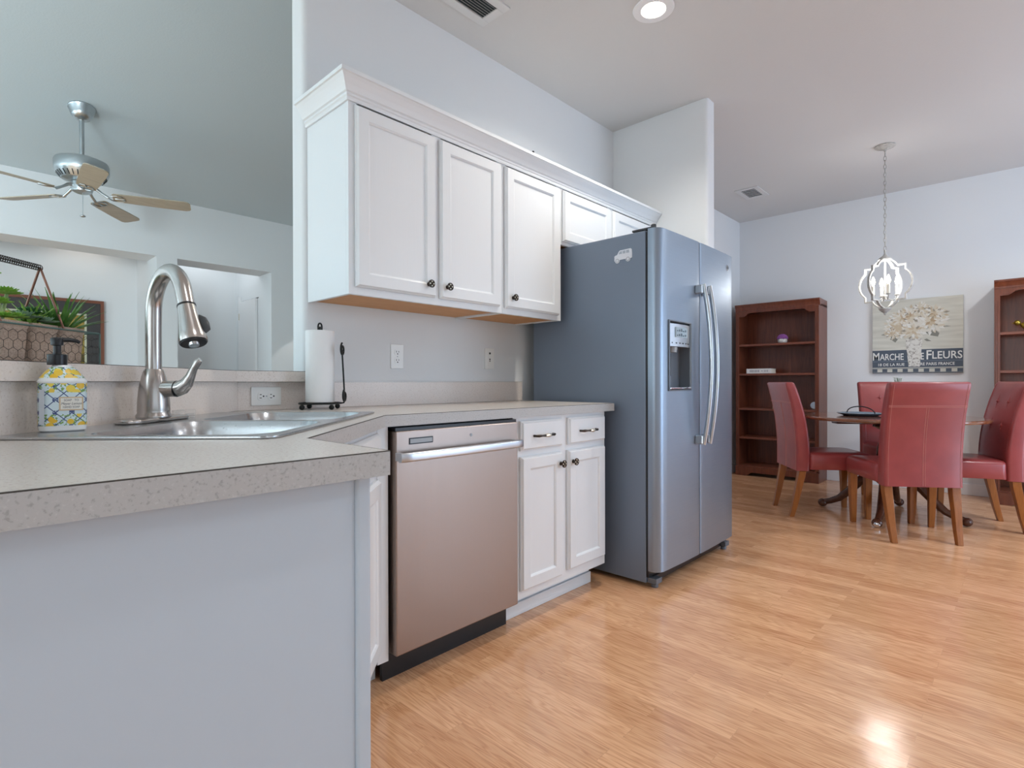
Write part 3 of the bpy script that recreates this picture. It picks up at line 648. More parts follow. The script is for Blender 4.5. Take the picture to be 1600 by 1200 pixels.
# base cabinet between dishwasher and refrigerator
BY = 1.52
t = thing('base_cabinet', 'white base cabinet with two drawers and two doors beside the dishwasher', 'cabinet', (1.94, 1.8, 0))
mb = MB(); mb.box(1.612, 1.628, BY+0.0195, 2.12, 0.1005, 0.856); mb.box(2.259, 2.275, BY+0.0195, 2.12, 0.1005, 0.856); mb.box(1.628, 2.259, BY+0.08, 2.12, 0.10, 0.116); mb.box(1.628, 2.259, 2.108, 2.12, 0.116, 0.856); mb.build('carcass', M['cab'], t)
mb = MB()
for a, b in ((1.612, 1.66), (1.906, 1.98), (2.244, 2.275)): mb.box(a, b, BY, BY+0.019, 0.10, 0.856)
for a, b in ((1.66, 1.906), (1.98, 2.244)):
    for c0, c1 in ((0.10, 0.155), (0.682, 0.728), (0.826, 0.856)): mb.box(a, b, BY, BY+0.019, c0, c1)
mb.build('face_frame', M['cab'], t)
for x0, x1, kx in ((1.648, 1.922, 1.785), (1.968, 2.258, 2.11)):
    d = drawer_front('drawer', x0, x1, 0.716, 0.838, BY-0.001, t); pull(kx-0.002, 0.774, BY-0.020, d)
for x0, x1, z0, kx in ((1.648, 1.920, 0.135, 1.902), (1.965, 2.258, 0.145, 1.992)):
    d = panel_door('door', x0, x1, z0, 0.690, BY-0.001, t); knob(kx+ (0.0), 0.638, BY-0.020, d)
mb = MB(); mb.box(1.612, 2.240, 1.590, 1.605, 0.0, 0.10); mb.box(1.612, 2.240, 1.578, 1.590, 0.0, 0.055); mb.build('toe_kick', M['cab'], t, bevel=0.003)

# corner sink cabinet with its angled front and filler strip
t = thing('corner_cabinet', 'white angled sink cabinet between peninsula and dishwasher', 'cabinet', (0.75, 1.35, 0))
A = Vector((0.455, 1.003, 0)); Td = Matrix.Translation(A) @ Matrix.Rotation(R(45), 4, 'Z'); LD = 0.731
mb = MB(); 
for a, b in ((0.0, 0.04), (0.345, 0.386), (0.691, 0.729)): mb.box(a, b, 0, 0.019, 0.10, 0.856, T=Td)
for a, b in ((0.04, 0.345), (0.386, 0.691)):
    for c0, c1 in ((0.10, 0.155), (0.682, 0.728), (0.826, 0.856)): mb.box(a, b, 0, 0.019, c0, c1, T=Td)
mb.prism([(0.9725, 1.520), (1.0135, 1.520), (1.0135, 1.539), (0.9725, 1.539)], 0.085, 0.856); mb.build('face_frame', M['cab'], t)
for a, b in ((0.022, 0.357), (0.374, 0.709)):
    drawer_front('false_drawer', a, b, 0.716, 0.838, -0.001, t, Td); d = panel_door('door', a, b, 0.135, 0.690, -0.001, t, Td)
mb = MB(); mb.prism([(0.42, 1.075), (0.945, 1.600), (1.010, 1.600), (1.010, 1.612), (0.940, 1.612), (0.412, 1.084)], 0, 0.10); mb.prism([(0.425, 1.067), (0.950, 1.592), (1.010, 1.592), (1.010, 1.6), (0.945, 1.600), (0.42, 1.075)], 0, 0.05); mb.build('toe_kick', M['cab'], t, bevel=0.002)

# peninsula end
t = thing('peninsula_panel', 'large plain white end panel under the near worktop edge', 'cabinet panel', (0.0, 0.75, 0))
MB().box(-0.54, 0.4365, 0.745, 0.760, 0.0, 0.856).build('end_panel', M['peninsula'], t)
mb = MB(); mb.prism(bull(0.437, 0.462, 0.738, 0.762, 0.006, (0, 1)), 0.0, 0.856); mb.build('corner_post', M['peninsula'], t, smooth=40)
MB().box(0.446, 0.460, 0.763, 0.995, 0.0, 0.856).build('side_panel', M['cab'], t)

# ------------------------------------------------------------------ dishwasher
t = thing('dishwasher', 'stainless steel dishwasher under the worktop', 'dishwasher', (1.31, 1.8, 0))
DX0, DX1 = 1.024, 1.609
MB().box(1.016, 1.611, 1.545, 2.10, 0.102, 0.853).build('tub', M['black'], t)
mb = MB(); mb.box(DX0, DX1, 1.490, 1.5445, 0.102, 0.840); dr = mb.build('door', M['steel'], t, bevel=0.004)
MB().box(DX0+0.003, DX1-0.003, 1.496, 1.544, 0.8402, 0.8505).build('control_strip', M['black'], t)
mb = MB(); HZ = 0.757
mb.rings([[(x, 1.452+yo+y, HZ+z) for y, z in rrect(0.020, 0.030, 0.006, 3)] for x, yo in ((1.018, 0.006), (1.028, 0.002), (1.06, 0.0), (1.31, -0.002), (1.56, 0.0), (1.588, 0.002), (1.598, 0.006))])
mb.box(1.022, 1.040, 1.460, 1.490, HZ-0.013, HZ+0.013); mb.box(1.577, 1.594, 1.460, 1.490, HZ-0.013, HZ+0.013)
mb.build('handle', M['handle'], dr, smooth=35)
MB().box(1.076, 1.176, 1.4885, 1.4905, 0.793, 0.815).build('vent_frame', M['black'], dr)
MB().box(1.080, 1.172, 1.4875, 1.4887, 0.797, 0.811).build('vent_grille', M['grey'], dr)
mb = MB(); T = Matrix.Translation((1.355, 1.4893, 0.806)) @ Matrix.Rotation(R(90), 4, 'X'); mb.lathe([(0.006, 0), (0.006, 0.0006), (0, 0.0007)], (0,0,0), 16, 0, T); mb.build('emblem', M['grey'], dr)
MB().box(1.016, 1.611, 1.560, 1.575, 0.0, 0.101).build('toe_panel', M['black'], t)
# ------------------------------------------------------------------ refrigerator
t = thing('refrigerator', 'slate grey side-by-side refrigerator with ice dispenser', 'refrigerator', (2.815, 1.7, 0))
FXL, FXR, FYF = 2.358, 3.278, 1.338
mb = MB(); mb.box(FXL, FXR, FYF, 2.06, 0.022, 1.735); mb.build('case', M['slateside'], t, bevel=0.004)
MB().box(FXL+0.006, FXR-0.006, 1.327, 1.3375, 0.05, 1.728).build('door_gasket', M['black'], t)
def fdoor(x0, x1, hole, lrnd, rrnd):
    """door slab, front bowed a little, with optional rectangular opening"""
    yb, yf, z0, z1 = 1.3265, 1.262, 0.083, 1.742
    xs = []
    n = 8
    xs = [x0+0.0002, x0+0.004, x0+0.012, x0+0.024, x0+0.042] + [x1-0.042, x1-0.024, x1-0.012, x1-0.004, x1-0.0002]
    if hole: xs = sorted(xs+[hole[0], hole[1], x0+0.25])
    else: xs = sorted(xs+[x0+(x1-x0)*k/4 for k in (1, 2, 3)])
    def y(x):
        a = min(x-x0, 0.045)/0.045; b = min(x1-x, 0.045)/0.045
        ra, rb = (0.042 if lrnd else 0.003), (0.042 if rrnd else 0.003)
        d = ra*(1-math.sqrt(max(0, 1-(1-a)**2)))+rb*(1-math.sqrt(max(0, 1-(1-b)**2)))
        mid = (2.36+3.278)/2; bow = 0.010*(1-((x-mid)/0.454)**2)
        return yf+0.006-bow+d
    zs = [z0, hole[2], hole[3], z1] if hole else [z0, z1]
    mb = MB(); V = [[mb.bm.verts.new((x, y(x), z)) for z in zs] for x in xs]; B = [[mb.bm.verts.new((x, yb, z)) for z in zs] for x in xs]
    inh = lambda i, j: hole and xs[i] >= hole[0]-1e-6 and xs[i+1] <= hole[1]+1e-6 and j == 1
    for i in range(len(xs)-1):
        for j in range(len(zs)-1):
            if not inh(i, j):
                mb.bm.faces.new([V[i][j], V[i+1][j], V[i+1][j+1], V[i][j+1]])
            mb.bm.faces.new([B[i][j+1], B[i+1][j+1], B[i+1][j], B[i][j]])
        mb.bm.faces.new([B[i][0], B[i+1][0], V[i+1][0], V[i][0]]); mb.bm.faces.new([V[i][-1], V[i+1][-1], B[i+1][-1], B[i][-1]])
    for j in range(len(zs)-1):
        mb.bm.faces.new([B[0][j], V[0][j], V[0][j+1], B[0][j+1]]); mb.bm.faces.new([V[-1][j], B[-1][j], B[-1][j+1], V[-1][j+1]])
    return mb, y
HX0, HX1, HZ0, HZ1 = 2.446, 2.690, 0.955, 1.305
mb, yL = fdoor(2.360, 2.786, (HX0, HX1, HZ0, HZ1), True, False); dl = mb.build('door', M['slate'], t, smooth=35); dl['label'] = 'narrow left door with dispenser'
mb, yR = fdoor(2.792, 3.278, None, False, True); dr_ = mb.build('door', M['slate'], t, smooth=35); dr_['label'] = 'plain right door'
# dispenser
ym = yL(2.57)
mb = MB()
def lo(i, y, z0=HZ0, z1=HZ1): return [(HX0+i, y, z0+i), (HX1-i, y, z0+i), (HX1-i, y, z1-i), (HX0+i, y, z1-i)]
mb.rings([lo(0.0006, ym+0.004), lo(0.0006, ym-0.003), lo(0.006, ym-0.004), lo(0.009, ym+0.004), lo(0.009, ym+0.058)], cap=False)
b_ = lo(0.009, ym+0.058); mb.face(b_)
dp = mb.build('dispenser', M['dispgrey'], dl)
ybk = ym+0.0575
mb = MB(); mb.rings([[(x, ym+0.0565, z), (x, ym+0.002-0.010*(1-((x-2.568)/0.112)**2), z), (x, ym+0.002-0.010*(1-((x-2.568)/0.112)**2), z+0.112), (x, ym+0.0565, z+0.112)] for x, z in [(HX0+0.0096+k*(HX1-HX0-0.0192)/8, 1.176) for k in range(9)]])
mb.build('control_panel', M['handle'], dl, smooth=30)
yp = lambda x: ym+0.002-0.010*(1-((x-2.568)/0.112)**2)
MB().box(2.505, 2.625, yp(2.565)-0.0016, yp(2.51)+0.002, 1.222, 1.272).build('display', M['lcd'], dl)
mb = MB()
for k in range(5):
    for j in range(2): mb.box(2.513+k*0.0215, 2.526+k*0.0215, yp(2.565)-0.0022, yp(2.565)-0.0015, 1.228+j*0.023, 1.230+j*0.023+0.012*((k*7+j*3) % 3+1)/3)
mb.build('display_icons', M['lcdink'], dl)
for k in range(6): MB().box(2.475+k*0.033, 2.488+k*0.033, yp(2.475+k*0.033)-0.001, yp(2.475+k*0.033)+0.003, 1.190, 1.196).build('panel_button', M['darkgrey'], dl)
mb = MB(); mb.lathe([(0.026, 1.148), (0.030, 1.1755), (0.0, 1.1756)], (2.535, ym+0.032, 0), 20); mb.build('ice_chute', M['grey'], dl, smooth=40)
mb = MB(); mb.prism([(2.500, ym+0.052), (2.570, ym+0.052), (2.570, ym+0.056), (2.500, ym+0.056)], 1.03, 1.145); mb.build('paddle', M['darkgrey'], dl)
MB().box(HX0+0.010, HX1-0.010, ym-0.006, ym+0.056, HZ0+0.0095, HZ0+0.018).build('drip_tray', M['chrome'], dl, bevel=0.002)
# bowed handles
for x, par in ((2.752, dl), (2.826, dr_)):
    mb = MB(); pts = []
    for k in range(21):
        f = k/20; s_ = 2*f-1; pts.append((x, 1.222-0.040*(1-s_*s_), 0.672+0.838*f))
    mb.tube(pts, 0.011, m=0, sec=[(0.0125*math.cos(R(a)), 0.0085*math.sin(R(a))) for a in range(0, 360, 24)]); h = mb.build('handle', M['handle'], par, smooth=60)
    xo = -0.012 if x < 2.79 else 0.012
    for z in (0.675, 1.462): MB().box(min(x-0.012, x+xo*2), max(x+0.012, x+xo*2), 1.2195, 1.2585, z, z+0.045).build('handle_mount', M['handle'], h, bevel=0.004)
# hinges, emblem, feet
for x0, x1 in ((2.372, 2.44), (3.19, 3.256)):
    mb = MB(); mb.box(x0, x1, 1.30, 1.42, 1.7425, 1.752); mb.lathe([(0.013, 1.750), (0.013, 1.764), (0.008, 1.767), (0, 1.767)], ((x0+0.02) if x0 < 3 else (x1-0.02), 1.312, 0), 14); mb.build('hinge_cover', M['darkgrey'], t, bevel=0.002)
mb = MB(); T = Matrix.Translation((3.165, yR(3.165)-0.0005, 1.664)) @ Matrix.Rotation(R(90), 4, 'X')
mb.lathe([(0.0165, -0.002), (0.0165, 0.0015), (0.0145, 0.002), (0, 0.002)], (0,0,0), 24, 0, T); e_ = mb.build('emblem', M['chrome'], dr_, smooth=40)
mb = MB(); mb.tube([T @ Vector((0.0125*math.cos(R(a)), 0.0125*math.sin(R(a)), 0.0022)) for a in range(0, 360, 20)], 0.0012, 6, loop=True)
mb.tube([T @ Vector((0.004*math.cos(R(a))-0.003, 0.005*math.sin(R(a)), 0.0022)) for a in range(30, 340, 20)], 0.0010, 6); mb.tube([T @ Vector((0.005, z, 0.0022)) for z in (-0.005, 0.005)], 0.001, 6); mb.build('emblem_mark', M['darkgrey'], e_)
MB().box(2.40, 3.22, 1.318, 1.3372, 0.02, 0.049).build('kick_grille', M['black'], t)
for x in (2.372, 3.20):
    mb = MB(); mb.box(x, x+0.055, 1.288, 1.3365, 0.022, 0.048); mb.lathe([(0.017, 0.0), (0.017, 0.016), (0.008, 0.017), (0.008, 0.022)], (x+0.027, 1.312, 0), 14); mb.build('foot', M['dispgrey'], t, bevel=0.002)
for x in (2.42, 3.20):
    MB().lathe([(0.02, 0.0), (0.02, 0.0215)], (x, 1.98, 0), 12).build('roller', M['black'], t)
# van shaped magnet on the side
c = (FXL, 1.461, 1.632)
prof = [(-0.050, -0.022), (-0.050, 0.002), (-0.044, 0.006), (-0.034, 0.008), (-0.024, 0.024), (-0.018, 0.028), (0.043, 0.030), (0.049, 0.025), (0.051, 0.005), (0.051, -0.016), (0.044, -0.018)]
def arc(cx, cz, r_, a0, a1, n=8): return [(cx+r_*math.cos(R(a0+(a1-a0)*k/n)), cz+r_*math.sin(R(a0+(a1-a0)*k/n))) for k in range(n+1)]
van = prof + arc(0.028, -0.020, 0.013, 10, -190) + arc(-0.034, -0.021, 0.013, 10, -180)
t = thing('van_magnet', 'white van-shaped magnet on the side of the refrigerator', 'magnet', c)
V3 = lambda y, z, x: (c[0]-x, c[1]-y, c[2]+z)
mb = MB(); mb.rings([[V3(y, z, 0.0003) for y, z in van], [V3(y, z, 0.0032) for y, z in van]]); mb.build('plate', mat('magnet_white', (0.74, 0.77, 0.83), 0.3, 0.1), t)
mb = MB()
for P in ([(-0.026, 0.010), (-0.018, 0.023), (-0.006, 0.0235), (-0.006, 0.010)], [(-0.002, 0.010), (-0.002, 0.0235), (0.014, 0.024), (0.014, 0.010)], [(0.018, 0.010), (0.018, 0.024), (0.034, 0.0245), (0.036, 0.010)]):
    mb.rings([[V3(y, z, 0.0032) for y, z in P], [V3(y, z, 0.0036) for y, z in P]])
mb.build('windows', mat('magnet_grey', (0.40, 0.45, 0.52), 0.3), t)
mb = MB()
for cx, cz in ((0.028, -0.020), (-0.034, -0.021)):
    mb.tube([V3(y, z, 0.0036) for y, z in arc(cx, cz, 0.0085, 0, 340, 14)], 0.0012, 6, loop=True)
mb.build('wheels', M['grey'], t)

# ------------------------------------------------------------------ ceiling fixtures
M['vent'] = mat('vent_paint', (0.66, 0.66, 0.66), 0.5)
def vent(label, x0, x1, y0, y1, n, along, th=0.0015):
    t = thing('ceiling_vent', label, 'vent', ((x0+x1)/2, (y0+y1)/2, CZ))
    mb = MB(); b = 0.045
    mb.box(x0, x1, y0, y0+b, CZ-0.008, CZ-0.0005); mb.box(x0, x1, y1-b, y1, CZ-0.008, CZ-0.0005); mb.box(x0, x0+b, y0+b, y1-b, CZ-0.008, CZ-0.0005); mb.box(x1-b, x1, y0+b, y1-b, CZ-0.008, CZ-0.0005)
    mb.build('frame', M['vent'], t, bevel=0.002)
    MB().box(x0+b-0.002, x1-b+0.002, y0+b-0.002, y1-b+0.002, CZ-0.0022, CZ-0.0006).build('backing', mat('duct_dark', (0.03, 0.045, 0.05), 0.7), t)
    mb = MB(); T = Matrix.Identity(4)
    for k in range(n):
        if along == 'X':
            y = y0+b+(y1-y0-2*b)*(k+0.5)/n; mb.rings([[(x0+b, y-0.004, CZ-0.010), (x0+b, y-0.0025, CZ-0.010), (x0+b, y+0.005, CZ-0.0025), (x0+b, y+0.0035, CZ-0.0025)], [(x1-b, y-0.004, CZ-0.010), (x1-b, y-0.0025, CZ-0.010), (x1-b, y+0.005, CZ-0.0025), (x1-b, y+0.0035, CZ-0.0025)]])
        else:
            x = x0+b+(x1-x0-2*b)*(k+0.5)/n; mb.rings([[(x-0.004, y0+b, CZ-0.010), (x-0.004+th, y0+b, CZ-0.010), (x+0.0035+th, y0+b, CZ-0.0025), (x+0.0035, y0+b, CZ-0.0025)], [(x-0.004, y1-b, CZ-0.010), (x-0.004+th, y1-b, CZ-0.010), (x+0.0035+th, y1-b, CZ-0.0025), (x+0.0035, y1-b, CZ-0.0025)]])
    mb.build('louvers', M['vent'], t)
vent('white ceiling vent with dark slots near the kitchen wall', 1.50, 1.885, 1.787, 1.980, 7, 'X')
vent('small white ceiling vent beyond the stub wall in the dining area', 5.14, 5.46, 1.775, 1.985, 6, 'Y', 0.012)
def downlight(x, y, z, label, power, col=(1.0, 0.86, 0.70), cone=130):
    t = thing('recessed_light', label, 'ceiling light', (x, y, z))
    mb = MB(); mb.lathe([(0.070, -0.006), (0.095, -0.006), (0.098, -0.001), (0.070, -0.001)], (x, y, z), 36); mb.build('trim_ring', M['trim'], t, smooth=40)
    mb = MB(); mb.lathe([(0.0695, -0.004), (0.05, -0.0075), (0.0, -0.008)], (x, y, z), 32, cap=False)
    mb.build('lens', mat('lamp_lens', (1, 0.95, 0.88), 0.4, emis=(1.0, 0.88, 0.74), estr=9), t, smooth=60)
    l = bpy.data.lights.new('downlight', 'SPOT'); l.energy = power; l.color = col; l.spot_size = R(cone); l.spot_blend = 0.8; l.shadow_soft_size = 0.06
    o = bpy.data.objects.new('downlight', l); COL.objects.link(o); o.location = (x, y, z-0.02)
downlight(2.366, 1.297, CZ, 'lit round recessed ceiling light above the kitchen', 84, (1.0, 0.94, 0.84), 150)
for x, y, pw_ in ((2.366, -0.75, 38), (0.55, 0.25, 38), (0.55, -1.3, 38), (4.1, -1.1, 38), (4.5, -0.65, 100)):      # unseen spots added to brighten kitchen and dining area, no fixtures
    l = bpy.data.lights.new('fill_spot', 'SPOT'); l.energy = pw_; l.color = (0.94, 0.96, 0.98); l.spot_size = R(150); l.spot_blend = 0.9 if x < 3 else 0.3; l.shadow_soft_size = 0.07
    o = bpy.data.objects.new('fill_spot', l); COL.objects.link(o); o.location = (x, y, CZ-0.01)
# ------------------------------------------------------------------ chandelier
cx, cy = 4.95, 0.774
t = thing('chandelier', 'pale quatrefoil cage chandelier with four lit candle bulbs over the dining table', 'chandelier', (cx, cy, CZ))
pale = mat('distressed_white_iron', (0.62, 0.60, 0.57), 0.55); v = coords(pale); lk(pale, ramp(pale, noise(pale, v, 60, 3), [(0.35, (0.36, 0.35, 0.33)), (0.55, (0.50, 0.485, 0.455))]), bsdf(pale).inputs['Base Color'])
MB().lathe([(0.066, -0.001), (0.068, -0.008), (0.060, -0.014), (0.050, -0.016), (0.030, -0.027), (0.012, -0.032), (0.006, -0.045), (0.0, -0.046)], (cx, cy, CZ), 28).build('canopy', pale, t, smooth=40)
mb = MB(); z = CZ-0.046; k = 0
while z > 2.00:
    a = R(90*(k % 2)+20); c_, s_ = math.cos(a), math.sin(a)
    mb.tube([(cx+c_*0.0085*math.cos(R(q)), cy+s_*0.0085*math.cos(R(q)), z-0.020+0.020*math.sin(R(q))) for q in range(0, 360, 30)], 0.0024, 6, loop=True); z -= 0.031; k += 1
mb.build('chain', pale, t, smooth=60)
MB().lathe([(0.004, 2.0), (0.009, 1.985), (0.006, 1.972), (0.016, 1.955), (0.040, 1.938), (0.046, 1.926), (0.044, 1.920), (0.0, 1.919)], (cx, cy, 0), 24).build('top_cap', pale, t, smooth=40)
ZC = 1.742
def quat():
    P = []
    def arc_(ox, oz, r_, a0, a1, n=9):
        for i in range(n+1): P.append((ox+r_*math.cos(R(a0+(a1-a0)*i/n)), oz+r_*math.sin(R(a0+(a1-a0)*i/n))))
    arc_(0.068, 0, 0.115, -52, 52); P.extend([(0.139, 0.128), (0.100, 0.128)])
    arc_(0, 0.088, 0.096, 25, 155); P.extend([(-0.100, 0.128), (-0.139, 0.128)])
    arc_(-0.068, 0, 0.115, 128, 232); P.extend([(-0.139, -0.128), (-0.100, -0.128)])
    arc_(0, -0.088, 0.096, 205, 335); P.extend([(0.100, -0.128), (0.139, -0.128)])
    return P
Q = quat()
for k, az in enumerate((75, 155)):
    ux, uy = math.cos(R(az)), math.sin(R(az)); mb = MB(); n = len(Q); rs = []
    cen = []
    for i in range(n):
        p0, p1, p2 = Q[i-1], Q[i], Q[(i+1) % n]
        d1 = Vector((p1[0]-p0[0], p1[1]-p0[1])).normalized(); d2 = Vector((p2[0]-p1[0], p2[1]-p1[1])).normalized()
        nrm = Vector((d1.y+d2.y, -(d1.x+d2.x))); nrm.normalize(); cs = max(0.5, nrm.dot(Vector((d1.y, -d1.x))))
        nn = nrm*(0.0045/cs)
        def w3(a, dd): return (cx+ux*a[0]-uy*dd, cy+uy*a[0]+ux*dd, ZC+a[1])
        o_ = (p1[0]+nn.x, p1[1]+nn.y); i_ = (p1[0]-nn.x, p1[1]-nn.y)
        rs.append([w3(o_, 0.009), w3(i_, 0.009), w3(i_, -0.009), w3(o_, -0.009)])
    mb.rings(rs, loop=True); mb.build('quatrefoil_frame', pale, t)
mb = MB(); mb.lathe([(0.0055, 1.92), (0.0055, 1.66), (0.016, 1.655), (0.020, 1.645), (0.016, 1.632), (0.009, 1.625), (0.0, 1.624)], (cx, cy, 0), 16); mb.build('stem', pale, t, smooth=40)
mb = MB(); mb.lathe([(0.040, 1.5575), (0.041, 1.550), (0.030, 1.537), (0.013, 1.522), (0.006, 1.516), (0.008, 1.509), (0.0, 1.503)], (cx, cy, 0), 24); mb.build('finial', pale, t, smooth=40)
bulbm = mat('candle_bulb', (1, 0.9, 0.75), 0.3, emis=(1.0, 0.80, 0.56), estr=14)
candle = mat('candle_sleeve', (0.80, 0.76, 0.66), 0.5)
for k in range(4):
    a = R(25+90*k); dx, dy = math.cos(a), math.sin(a)
    mb = MB(); mb.tube([(cx+dx*r_, cy+dy*r_, z_) for r_, z_ in ((0.012, 1.640), (0.025, 1.625), (0.045, 1.615), (0.065, 1.622), (0.076, 1.640), (0.078, 1.652))], 0.004, 8)
    mb.lathe([(0.006, 1.650), (0.017, 1.654), (0.017, 1.658), (0.0, 1.6585)], (cx+dx*0.078, cy+dy*0.078, 0), 16); ar = mb.build('candle_arm', pale, t, smooth=50)
    MB().lathe([(0.0105, 1.6588), (0.0105, 1.728), (0.006, 1.7285), (0.0, 1.7287)], (cx+dx*0.078, cy+dy*0.078, 0), 14).build('candle', candle, ar, smooth=40)
    MB().lathe([(0.005, 1.7288), (0.011, 1.742), (0.0145, 1.757), (0.010, 1.778), (0.003, 1.797), (0.0, 1.800)], (cx+dx*0.078, cy+dy*0.078, 0), 14).build('bulb', bulbm, ar, smooth=60)
    l = bpy.data.lights.new('candle_light', 'POINT'); l.energy = 2.4; l.color = (0.98, 0.96, 0.92); l.shadow_soft_size = 0.02
    o = bpy.data.objects.new('candle_light', l); COL.objects.link(o); o.location = (cx+dx*0.078, cy+dy*0.078, 1.822)

# ------------------------------------------------------------------ flower market canvas
PX = 6.2185; PY0, PY1, PZ0, PZ1 = 0.395, 1.068, 1.078, 1.762
t = thing('canvas_print', 'flower market canvas with vase and dark lettered band on the dining wall', 'picture', (PX, (PY0+PY1)/2, PZ0))
W_, H_ = PY1-PY0, PZ1-PZ0
def pc(a, b, dx=0.0): return (PX-0.030-dx, PY1-a*W_, PZ0+b*H_)       # a from the viewer's left, b up
cream2 = mat('canvas_cream', (0.60, 0.585, 0.51), 0.8); v = coords(cream2, (1, 0.6, 6)); lk(cream2, ramp(cream2, noise(cream2, v, 6, 4), [(0.3, (0.50, 0.49, 0.43)), (0.7, (0.63, 0.62, 0.55))]), bsdf(cream2).inputs['Base Color'])
MB().box(PX-0.030, PX-0.0005, PY0, PY1, PZ0, PZ1).build('canvas', cream2, t)
navy = mat('canvas_slate_blue', (0.075, 0.095, 0.125), 0.7)
def flat(name, polys, m, dx, par, th=0.0004):
    mb = MB()
    for P in polys: mb.rings([[pc(a, b, dx) for a, b in P], [pc(a, b, dx+th) for a, b in P]])
    return mb.build(name, m, par)
rect = lambda a0, a1, b0, b1: [(a0, b0), (a1, b0), (a1, b1), (a0, b1)]
bd = flat('lettered_band', [rect(0.0, 1.0, 0.076, 0.315)], navy, 0.0002, t)
flat('checked_border', [rect(k/17+0.0, (k+1)/17, 0.014, 0.056) for k in range(0, 17, 2)]+[rect(0, 1, 0, 0.012), rect(0, 1, 0.060, 0.066)], navy, 0.0002, t)
white_p = mat('canvas_offwhite', (0.72, 0.72, 0.69), 0.7)
flat('band_rules', [rect(0, 1, 0.158, 0.163)], mat('canvas_rule', (0.20, 0.24, 0.29), 0.7), 0.0006, bd)
def ptext(body, a, b, size, sx=1.0, align='CENTER', m=white_p):
    Mx = Matrix(((0, 0, -1, PX-0.0309), (-1, 0, 0, PY1-a*W_), (0, 1, 0, PZ0+b*H_), (0, 0, 0, 1)))
    text_mesh('lettering', body, size, Mx, m, bd, 0.0002, align=align, sx=sx)
def fit(body, a0, a1, b0, b1):
    cu = bpy.data.curves.new('t', 'FONT'); cu.body = body; cu.size = 1; cu.offset = 0.012; cu.resolution_u = 3; cu.extrude = 0.2
    tt = bpy.data.objects.new('tmp', cu); COL.objects.link(tt); dg = bpy.context.evaluated_depsgraph_get(); dg.update()
    me = bpy.data.meshes.new_from_object(tt.evaluated_get(dg)); bpy.data.objects.remove(tt); bpy.data.curves.remove(cu)
    xs = [v.co.x for v in me.vertices]; ys = [v.co.y for v in me.vertices]; x0, x1, y0, y1 = min(xs), max(xs), min(ys), max(ys)
    for v in me.vertices:
        a = a0+(a1-a0)*(v.co.x-x0)/(x1-x0); b = b0+(b1-b0)*(v.co.y-y0)/(y1-y0)
        v.co = pc(a, b, 0.0009+0.001*v.co.z)
    me.transform(MW[bd.name].inverted()); me.materials.clear(); me.materials.append(white_p); me.name = 'lettering'
    o_ = bpy.data.objects.new('lettering', me); COL.objects.link(o_); o_.parent = bd
fit('M', 0.006, 0.082, 0.178, 0.285); fit('ARCHE', 0.088, 0.365, 0.178, 0.268)
fit('E', 0.556, 0.590, 0.178, 0.268); fit('F', 0.618, 0.672, 0.178, 0.300); fit('LEURS', 0.680, 0.992, 0.184, 0.284)
fit('18 DE LA RUE', 0.07, 0.375, 0.098, 0.136); fit('RE PARIS FRANCE', 0.552, 0.915, 0.100, 0.138)
# vase and bouquet
vz = mat('canvas_vase', (0.66, 0.645, 0.60), 0.7); v = coords(vz); lk(vz, ramp(vz, noise(vz, v, 40, 3, 0.6, 1.5), [(0.40, (0.34, 0.32, 0.29)), (0.50, (0.66, 0.645, 0.60))]), bsdf(vz).inputs['Base Color'])
flat('painted_vase', [[(0.42, 0.085), (0.545, 0.085), (0.575, 0.46), (0.385, 0.46)]], vz, 0.0018, t)
random.seed(5)
tones = [(0.66, 0.63, 0.56), (0.60, 0.54, 0.43), (0.52, 0.43, 0.31), (0.70, 0.69, 0.65), (0.42, 0.31, 0.20), (0.30, 0.27, 0.22)]
pms = [mat('petal_paint', c_, 0.8) for c_ in tones]
mb = MB(); nb = 0
heads = [(0.30, 0.62, 0.17), (0.44, 0.76, 0.17), (0.66, 0.68, 0.19), (0.47, 0.58, 0.17), (0.70, 0.78, 0.14), (0.33, 0.74, 0.13), (0.56, 0.86, 0.10), (0.24, 0.55, 0.10)]
for hi, (ha, hb, hr) in enumerate(heads):
    for ring, (rr, cnt, ln) in enumerate(((1.0, 22, 0.40), (0.72, 18, 0.42), (0.45, 13, 0.42), (0.22, 8, 0.35))):
        for k in range(cnt):
            an = 2*math.pi*(k+random.random()*0.7)/cnt; r0 = hr*rr*(0.8+0.3*random.random()); L_ = hr*ln*(0.8+0.5*random.random()); wd = hr*0.21
            ca, sa = math.cos(an), math.sin(an); ctr_ = (ha+ca*r0*0.85*1.02, hb+sa*r0*0.72)
            tip = (ctr_[0]+ca*L_*0.6, ctr_[1]+sa*L_*0.5); bk = (ctr_[0]-ca*L_*0.5, ctr_[1]-sa*L_*0.45)
            P = [bk, (ctr_[0]-sa*wd*0.5, ctr_[1]+ca*wd*0.5), tip, (ctr_[0]+sa*wd*0.5, ctr_[1]-ca*wd*0.5)]
            dx = 0.0008+0.00025*hi+ring*0.0006+0.00001*k
            m_ = random.choice([0, 0, 3, 3, 1, 1, 1, 2, 5] if ring < 3 else [1, 2, 2, 4])
            mb.rings([[pc(a, b, dx) for a, b in P], [pc(a, b, dx+0.0002) for a, b in P]], m_)
mb.build('painted_bouquet', pms, t)
lf = mat('canvas_leaf', (0.22, 0.22, 0.19), 0.8)
